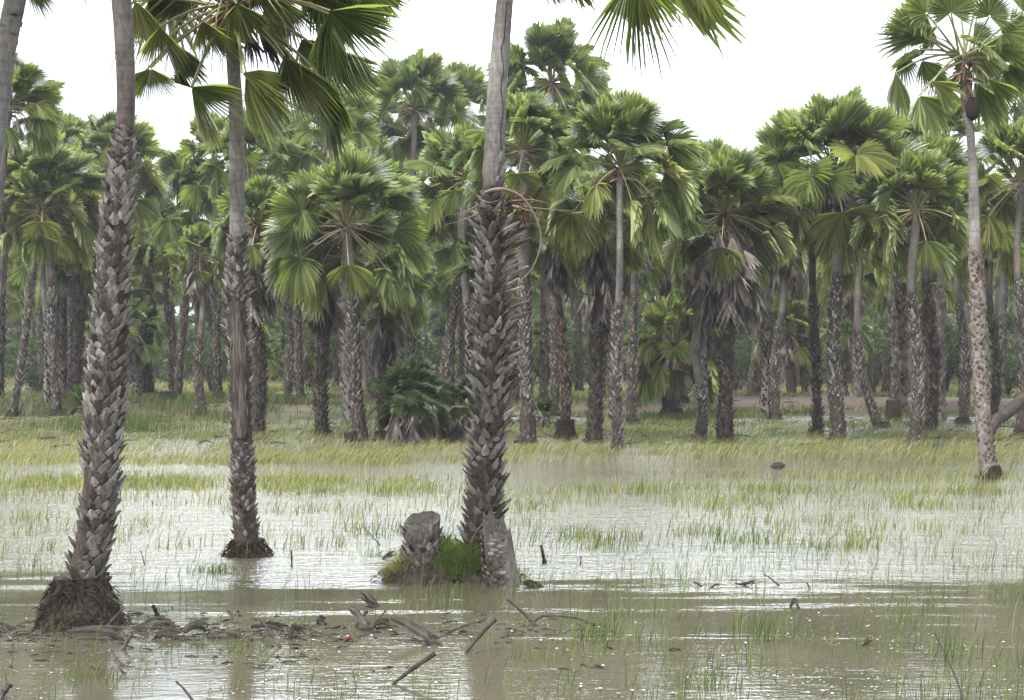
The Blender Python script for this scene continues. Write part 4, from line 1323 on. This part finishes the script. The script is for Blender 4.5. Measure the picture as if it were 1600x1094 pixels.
stumps = []
for nm, x0, x1, rowt, rowb, Ys, slope, lab in (('tree_stump', 632, 688, 812, 885, YM + .30, .05, 'short sawn palm stump with flat top on the left of the earth heap'),
                                               ('tree_stump', 763, 812, 822, 922, YM - .02, .12, 'taller broken palm stump with slanting top right of the centre palm foot')):
    c = at((x0 + x1) / 2, rowb, Ys); rr = (x1 - x0) / 2 / F * Ys
    zt = at(0, rowt, Ys)[2]; zb = max(-.1, c[2] - .1)
    if x0 < 700: zb = .05
    base = np.array([c[0], Ys, zb])
    o = empty(nm, base, lab, 'stump', 'stumps beside the centre palm')
    n, k = 30, 14
    a = np.arange(n) / n * 2 * math.pi
    rl = []
    V = []
    for ki in range(k):
        f = ki / (k - 1)
        wob = 1 + .16 * (fbm(np.cos(a) * 2 + f * 2, np.sin(a) * 2 + 4, int(x0), 3) - .5)
        if x0 > 700:
            rz = rr * (1.14 - .24 * f) * wob
            topz = zt + .10 * np.sin(a + .4) - .14 * np.cos(a) + .05 * np.sin(a * 7)
            zz_ = zb + (topz - zb) * f
            cx = c[0] - .08 * f
        else:
            rz = rr * (1.02 - .02 * f - .06 * math.sin(f * 3.1)) * wob
            topz = zt + .075 * np.sin(a) + .03 * np.cos(a) + .045 * (fbm(np.cos(a) * 3, np.sin(a) * 3, 2) - .5)
            zz_ = zb + (topz - zb) * f
            cx = c[0]
        V.append(np.stack([cx + rz * np.cos(a), Ys + rz * np.sin(a), zz_], 1))
    mb = MB()
    i = (np.arange(k - 1)[:, None] * n + np.arange(n)[None]).ravel(); j = (np.arange(k - 1)[:, None] * n + (np.arange(n)[None] + 1) % n).ravel()
    mb.add(np.concatenate(V), np.stack([i, j, j + n, i + n], 1))
    ob = mb.obj('bark', [M['stumpside']], o, base, True)
    # hollowed top
    mb = MB(); top = V[-1]; ctr = top.mean(0)
    rings = [top, ctr + (top - ctr) * .86 + [0, 0, -.015], ctr + (top - ctr) * .5 + [0, 0, -.06], ctr + (top - ctr) * .2 + [0, 0, -.08]]
    VV = np.concatenate(rings + [[ctr + [0, 0, -.085]]])
    i = (np.arange(3)[:, None] * n + np.arange(n)[None]).ravel(); j = (np.arange(3)[:, None] * n + (np.arange(n)[None] + 1) % n).ravel()
    s = np.arange(n)
    mb.add(VV, np.stack([i, j, j + n, i + n], 1), np.stack([s + 3 * n, (s + 1) % n + 3 * n, np.full(n, 4 * n)], 1))
    mb.obj('cut_top', [M['stumpcut']], o, base)
    mb = MB(); pth = np.stack([np.full(20, c[0] - (.04 if x0 > 700 else 0)), np.full(20, Ys), np.linspace(zb, zt, 20)], 1)
    if x0 < 700:
        boots(mb, pth, np.full(20, rr * .99), zb - .05, zt - .08, 260, .085, .07, .045, rg, tipw=.2, fade=False)
    else:
        sk_ = lambda z, a_: (np.cos(a_) > .35)
        pth[:, 0] -= .045 * np.linspace(-1, 1, 20)
        boots(mb, pth, rr * np.linspace(1.30, 1.10, 20), zb + .06, zt - .10, 190, .10, .035, .012, rg, skip=sk_, fade=False, tipw=.3)
    mb.obj('leaf_bases', [M['boot']], ob, base)

# grass tuft on the mound
rg = np.random.default_rng(15)
mb = MB(); n = 15000
ci = rg.random(n)
px_ = np.where(ci < .40, rg.normal(722, 20, n), np.where(ci < .54, rg.normal(760, 22, n), rg.uniform(603, 705, n)))
cx = (px_ - 800) / F * (YM + .2); cy = YM + .12 + np.abs(rg.normal(0, .22, n))
hz = .30 * np.exp(-((px_ - 725) / 45.0) ** 2) + .20 * (px_ < 700) * sstep(600, 640, px_)
hz = hz * rg.uniform(.2, 1, n) * (.4 + .6 * sstep(YM, YM + .4, cy))
hh = np.where((px_ > 690) & (px_ < 770), rg.uniform(.08, .24, n), rg.uniform(.05, .20, n))
vr = np.clip(.35 + rg.normal(0, .33, n) + .3 * (px_ < 690) + .25 * (hz < .08), 0, 1)
blades(mb, cx, cy, hz, hh * rg.uniform(.5, 1.5, n), .008, rg.normal(0, .6, n), rg, vr, 1.0)
mb2 = mb
tag(mb.obj('grass_tuft', [M['tuft']]), 'lush bright green grass tuft between the two stumps', 'grass', kind='stuff')
# small clumps in the water
rg = np.random.default_rng(16)
mb = MB()
for cxp, rw, wpx, nb_, hgt in ((335, 895, 38, 130, .2), (600, 868, 60, 110, .15), (455, 985, 40, 60, .12), (945, 1000, 60, 120, .35), (1185, 1000, 45, 60, .5), (1490, 1030, 40, 40, .45), (1110, 1075, 60, 60, .3), (140, 1060, 60, 90, .2), (380, 1015, 80, 50, .15), (840, 1030, 60, 40, .2), (255, 985, 30, 30, .15)):
    Yc = gy(rw)
    x = (cxp + rg.normal(0, wpx * .5, nb_) - 800) / F * Yc; y = Yc + rg.normal(0, .12, nb_)
    blades(mb, x, y, x * 0 - .02, rg.uniform(.4, 1, nb_) * hgt, .0075, .25, rg, np.clip(rg.normal(.3, .2, nb_), 0, 1), 1.0)
tag(mb.obj('grass_clumps', [M['reed']]), 'small loose grass clumps rising from the near water', 'grass', kind='stuff')


# ================================================================== debris in the near water
def stick(pts, r0, r1, mat, name, lab, cat='dead stalk', flat=1.0, grp='dead palm stalks in the water', dy=0.0):
    """pts: (px, row, height above water or None); the row of a point on the water gives its distance"""
    P3 = []
    Y0 = gy(max(p[1] for p in pts))
    for (x, y) in pts:
        P3.append(at(x, y, Y0 + dy * (max(q[1] for q in pts) - y) / 20.0))
    P3 = np.array(P3)
    P3[:, 2] = P3[:, 2] - 0.004
    if len(P3) > 2: P3 = spine(P3, 14)
    else: P3 = spine([P3[0], (P3[0] + P3[1]) / 2 + [0, 0, .012], P3[1]], 10)
    rr = np.linspace(r0, r1, len(P3)) * (1 + .12 * np.sin(np.arange(len(P3)) * 1.7))
    mb = MB()
    kk_ = len(P3)
    f_ = np.linspace(0, 1, kk_)
    if flat < .75:          # split sheath: a few ragged ribbons lying side by side
        rl = np.random.default_rng(int(abs(pts[0][0]) * 7 + pts[0][1]))
        wd_ = r0 * 1.35 * np.sin(np.pi * (.18 + .8 * f_)) ** .7
        for q in range(4):
            off = (q - 1.5) / 1.5
            a0, a1 = int(rl.integers(0, 3)), kk_ - int(rl.integers(0, 4))
            Pq = P3 + np.stack([f_ * 0, off * wd_ * .8 + .10 * off * (f_ - .3) * rl.random(), .3 * wd_ * (1 - off * off) + rl.normal(0, .003, kk_)], 1)
            Pq[:, 2] += .05 * rl.normal() * f_ ** 2
            tube(mb, Pq[a0:a1], (wd_ * .5 + .002)[a0:a1], 5, 0, .5, True, .22)
    else:
        rr = rr * (1 + .3 * np.maximum(0, 1 - f_ * 5)) * (1 + np.random.default_rng(int(pts[0][0]) + 5).normal(0, .07, kk_))
        tube(mb, P3, rr, 7, 0, .5, True, .8)
    c = P3[0]
    return tag(mb.obj(name, [M[mat]], None, (c[0], c[1], 0)), lab, cat, grp)


G1 = 'dead palm stalks in the near water'
SK = [
    ([(105, 988), (140, 984), (180, 988), (197, 1001)], .035, .012, 'debris', 'leaf_stalk', 'long pale leaf sheath lying at the foot of the thick leaning palm', .35),
    ([(160, 988), (193, 950)], .018, .008, 'debris', 'leaf_stalk', 'pale straight stalk leaning up against the root mound at left', 1),
    ([(123, 984), (158, 966)], .012, .006, 'debris', 'leaf_stalk', 'thin pale stick crossing in front of the left root mound', 1),
    ([(128, 984), (135, 964)], .010, .006, 'debris', 'leaf_stalk', 'short upright stick in front of the left root mound', 1),
    ([(207, 983), (240, 977), (288, 981)], .030, .014, 'debris', 'leaf_stalk', 'flat grey brown sheath right of the left root mound', .35),
    ([(222, 975), (250, 969), (270, 979)], .032, .012, 'debrisdark', 'leaf_stalk', 'dark arched sheath right behind the flat grey brown sheath', .5),
    ([(241, 996), (262, 990), (292, 1000)], .035, .018, 'debrisdark', 'leaf_stalk', 'dark wet sheath between the left palm and the scarred palm reflection', .4),
    ([(283, 994), (298, 979), (315, 975), (330, 982)], .038, .012, 'debris', 'leaf_stalk', 'pale arched sheath curling over at the middle of the debris line', .35),
    ([(320, 972), (325, 982)], .016, .006, 'debrisdark', 'leaf_stalk', 'short dark stub beside the pale arched sheath', 1),
    ([(323, 996), (350, 990), (384, 998)], .034, .016, 'debris', 'leaf_stalk', 'flat grey sheath below the scarred palm reflection', .4),
    ([(356, 953), (369, 974)], .012, .018, 'debris', 'leaf_stalk', 'small slanting stub in the scarred palm reflection', 1),
    ([(406, 965), (438, 1012)], .013, .017, 'debris', 'leaf_stalk', 'slanting stick at the right end of the debris line', 1),
    ([(392, 980), (425, 978), (455, 992)], .028, .012, 'debrisdark', 'leaf_stalk', 'dark sheath under the slanting stick at the right end of the debris line', .4),
    ([(452, 1000), (460, 981), (480, 999)], .030, .012, 'debrisdark', 'leaf_stalk', 'pointed dark hump of sheath right of the slanting stick', .6),
    ([(239, 946), (246, 962)], .016, .022, 'root', 'leaf_stalk', 'small brown chunk standing in the water behind the debris line', 1),
    ([(207, 989), (193, 1016)], .010, .018, 'debrisdark', 'leaf_stalk', 'short dark stick just right of the long pale sheath', 1),
    ([(170, 1000), (181, 1028), (192, 1042), (210, 1053)], .010, .032, 'debris', 'leaf_stalk', 'curved blade shaped sheath rising from the water below the left palm', .45),
    ([(0, 1093), (16, 1068)], .022, .026, 'debrisdark', 'leaf_stalk', 'broken stalk in the bottom left corner', 1),
    ([(275, 1064), (301, 1094)], .006, .011, 'debrisdark', 'leaf_stalk', 'thin dark stick near the bottom edge left of the scarred palm reflection', 1),
    ([(0, 975), (12, 980), (26, 985)], .026, .012, 'debrisdark', 'leaf_stalk', 'dark sheath at the left picture edge beside the root mound', .5),
    ([(456, 886), (455, 860)], .010, .012, 'debris', 'leaf_stalk', 'small upright post right of the scarred palm foot', 1),
    ([(220, 860), (226, 883)], .006, .008, 'debrisdark', 'leaf_stalk', 'thin slanting twig in bright water between the two left palms', 1),
    ([(603, 962), (640, 978), (670, 997), (692, 1006)], .040, .018, 'debris', 'leaf_stalk', 'thickest grey brown stalk lying aslant below the stumps', .7),
    ([(546, 950), (558, 960), (570, 978), (585, 986)], .038, .012, 'debris', 'leaf_stalk', 'curved horn shaped stalk left of the thickest stalk', .6),
    ([(695, 990), (760, 967)], .010, .007, 'debrisdark', 'leaf_stalk', 'thin dark stick rising to the right of the thickest stalk', 1),
    ([(727, 1021), (774, 967)], .010, .020, 'debrisdark', 'leaf_stalk', 'dark stalk sticking steeply up to the right with a pale tip', 1),
    ([(613, 1069), (640, 1048), (680, 1020)], .010, .022, 'debrisdark', 'leaf_stalk', 'long stalk floating low toward the bottom of the picture below the thickest stalk', .8),
    ([(792, 935), (839, 979)], .010, .018, 'debrisdark', 'leaf_stalk', 'dark stick slanting down right below the taller stump', 1),
    ([(827, 979), (840, 966), (860, 961), (900, 965), (936, 978)], .016, .010, 'debris', 'leaf_stalk', 'bowed brown stick arching over the water right of centre', .8),
    ([(555, 980), (574, 954)], .012, .018, 'debrisdark', 'leaf_stalk', 'short black stick crossing behind the horn shaped stalk', 1),
    ([(589, 973), (603, 954)], .007, .009, 'debrisdark', 'leaf_stalk', 'thin upright stick between the horn shaped and thickest stalks', 1),
    ([(583, 982), (590, 973), (606, 973), (612, 984)], .024, .014, 'debrisdark', 'leaf_stalk', 'dark coiled sheath behind the thickest stalk', .7),
    ([(497, 976), (500, 968), (517, 977)], .026, .008, 'debrisdark', 'leaf_stalk', 'black leaf scrap left of the horn shaped stalk', .5),
    ([(537, 1000), (548, 996), (556, 1003)], .022, .014, 'red', 'leaf_stalk', 'reddish brown cut stalk end in the debris', 1),
    ([(594, 852), (582, 838), (566, 821)], .009, .005, 'debris', 'leaf_stalk', 'thin bent stick in bright water left of the sawn stump', 1),
    ([(597, 874), (606, 868), (617, 866)], .022, .006, 'debrisdark', 'leaf_stalk', 'dark curled leaf scrap left of the earth heap', .5),
    ([(851, 880), (848, 863), (845, 851)], .026, .012, 'root', 'leaf_stalk', 'brown forked stub in bright water right of the taller stump', 1),
    ([(907, 882), (908, 869)], .008, .007, 'debrisdark', 'leaf_stalk', 'tiny dark peg right of the brown forked stub', 1),
    ([(818, 912), (834, 914), (850, 918)], .045, .014, 'root', 'leaf_stalk', 'dark root lying at the right foot of the taller stump', .6),
    ([(1084, 909), (1097, 917)], .009, .016, 'debrisdark', 'leaf_stalk', 'left of two small dark scraps at the edge of the bright water', 1),
    ([(1110, 919), (1123, 912)], .014, .010, 'debrisdark', 'leaf_stalk', 'right of two small dark scraps at the edge of the bright water', 1),
    ([(1149, 912), (1165, 914), (1184, 916)], .012, .006, 'debrisdark', 'leaf_stalk', 'thin dark twig lying flat at the edge of the bright water', .5),
    ([(1218, 915), (1192, 896)], .010, .007, 'debris', 'leaf_stalk', 'pale stick rising to the left at the edge of the bright water', 1),
    ([(1261, 910), (1265, 922)], .010, .010, 'debrisdark', 'leaf_stalk', 'little dark peg right of the pale stick', 1),
    ([(1235, 950), (1241, 937), (1250, 951)], .022, .012, 'debrisdark', 'leaf_stalk', 'dark upright leaf scrap in the ripples right of centre', .5),
    ([(1348, 1010), (1363, 996)], .014, .022, 'debrisdark', 'leaf_stalk', 'brown pointed scrap low on the right', .6),
    ([(1508, 1100), (1490, 1050), (1460, 988)], .010, .004, 'debrisdark', 'leaf_stalk', 'long dark curved reed stem at lower right', 1),
    ([(1045, 1015), (1070, 1017)], .016, .010, 'debrisdark', 'leaf_stalk', 'small dark scrap floating among the reeds below centre right', .4),
    ([(1205, 731), (1218, 728), (1233, 732)], .09, .04, 'debrisdark', 'floating_log', 'dark low log floating in the far open strip of water', .6),
]
for pts, r0, r1, mt, nm, lab, fl in SK:
    stick(pts, r0, r1, mt, nm, lab, 'dead stalk' if nm != 'floating_log' else 'log', fl, G1 if nm != 'floating_log' else None, dy=0.05)
# ragged fan scrap
rg = np.random.default_rng(18)
h = at(591, 949, gy(949)); mb = MB()
for q in range(16):
    an = R(150 + rg.normal(0, 11)); L = rg.uniform(.12, .26); d = np.array([math.cos(an), rg.normal(0, .2), math.sin(an)])
    tube(mb, spine([h + [.03, 0, -.02], h + d * L * .5 + rg.normal(0, .008, 3), h + d * L + rg.normal(0, .02, 3)], 6), [.007, .010, .011, .010, .007, .003], 4, 0, .5, True, .4)
tube(mb, [h + [.10, 0, -.07], h, h + [-.05, 0, .03]], [.010, .016, .014], 6)
tag(mb.obj('leaf_scrap', [M['debris']], None, (h[0], h[1], 0)), 'ragged brown fan scrap pointing up left above the horn shaped stalk', 'leaf scrap', G1)
# small loose litter: crumbs along the debris line
mb = MB(); n = 620
rw = np.where(rg.random(n) < .7, rg.normal(988, 8, n), rg.uniform(950, 1050, n)); pxx = np.where(rg.random(n) < .75, rg.uniform(-20, 480, n), rg.uniform(480, 960, n))
for a_, b_ in zip(pxx, rw):
    c = at(a_, b_, gy(b_)); az = rg.uniform(0, 6.28); L = rg.uniform(.04, .22)
    d = np.array([math.cos(az), math.sin(az), rg.normal(.03, .16)])
    tube(mb, [c - d * L / 2, c + [0, 0, .012], c + d * L / 2], [.003, rg.uniform(.003, .011), .002], 4, int(rg.random() < .45), .5, True, .5)
tag(mb.obj('leaf_litter', [M['debrisdark'], M['debris']]), 'small broken leaf litter along the waterline at left', 'leaf litter', kind='stuff')

# fallen log at the right and stumps behind
Yf = gy(692)
mb = MB()
pts = [at(1536, 694, Yf), at(1552, 662, Yf), at(1580, 640, Yf + .5), at(1612, 612, Yf + 1)]
tube(mb, spine(pts, 24), np.interp(np.arange(24), [0, 6, 23], [.20, .18, .17]), 12)
tag(mb.obj('fallen_log', [M['barkdark']], None, pts[0], True), 'thick leaning dead trunk rising to the right picture edge', 'log')
for px, row, rr, hh, lab in ((1178, 624, .42, .55, 'dark brown flat topped stump on the bank right of the skirted palm'), (1396, 655, .34, .75, 'rusty brown broken stump below the straight slim palm'),
                             (752, 690, .25, .3, 'small stump tucked beside the bristly centre trunk'), (548, 690, .22, .5, 'low dark stump left of the leaning grey trunk'), (262, 633, .45, .35, 'flat stump in the yellow grass left of the scarred palm')):
    Y = gy(row); X = (px - 800) / F * Y; bz = float(ground_z(X, Y))
    rg = np.random.default_rng(int(px))
    o = empty('tree_stump', (X, Y, bz), lab, 'stump')
    mb = MB(); mound(mb, [X, Y, bz], rr, rr * .8, hh, rg, int(px), 0, 20, 8, 20)
    mb.obj('bark', [M['root']], o, (X, Y, bz))
    mb = MB(); a = np.arange(12) / 12 * 6.2832
    V = np.stack([X + rr * .74 * np.cos(a), Y + rr * .74 * np.sin(a), np.full(12, bz + hh + .05) + rg.normal(0, .02, 12)], 1)
    V2 = V.copy(); V2[:, 2] -= .12
    s = np.arange(12)
    mb.add(np.concatenate([V, V2, [[X, Y, bz + hh + .03]]]), np.stack([s, (s + 1) % 12, (s + 1) % 12 + 12, s + 12], 1), np.stack([s, (s + 1) % 12, np.full(12, 24)], 1))
    mb.obj('cut_top', [M['stumpcut']], o, (X, Y, bz))
# fallen dead branches on the bank
mb = MB(); rg = np.random.default_rng(19)
for q in range(260):
    row = rg.uniform(628, 700); px = rg.uniform(-20, 1620)
    Y = gy(row); X = (px - 800) / F * Y; z = max(float(ground_z(X, Y)), 0) + .02
    az = rg.normal(0, .5); L = rg.uniform(.15, .9)
    d = np.array([math.cos(az), math.sin(az), rg.normal(.05, .15)])
    c = np.array([X, Y, z])
    tube(mb, [c - d * L / 2, c + [0, 0, .04], c + d * L / 2], [.02, .03, .01], 5, int(rg.random() < .5), .5)
tag(mb.obj('fallen_branches', [M['debrisdark'], M['debris']]), 'scattered dead branches and stalks on the bank under the palms', 'dead branches', kind='stuff')

# ================================================================== haze: thin humid air
mb = MB()
hx, hy0, hy1, hz0, hz1 = 2600, -210, 4100, -3.0, 24.0
mb.add([[-hx, hy0, hz0], [hx, hy0, hz0], [hx, hy1, hz0], [-hx, hy1, hz0], [-hx, hy0, hz1], [hx, hy0, hz1], [hx, hy1, hz1], [-hx, hy1, hz1]],
       [[0, 3, 2, 1], [4, 5, 6, 7], [0, 1, 5, 4], [1, 2, 6, 5], [2, 3, 7, 6], [3, 0, 4, 7]])
m = bpy.data.materials.new('humid_air'); m.use_nodes = True
m.node_tree.nodes.clear()
o_ = m.node_tree.nodes.new("ShaderNodeOutputMaterial")
pv = m.node_tree.nodes.new("ShaderNodeVolumePrincipled")
pv.inputs['Color'].default_value = (.93, .96, 1, 1)
pv.inputs['Density'].default_value = .0004
m.node_tree.links.new(pv.outputs[0], o_.inputs['Volume'])
tag(mb.obj('haze', [m]), kind='stuff')
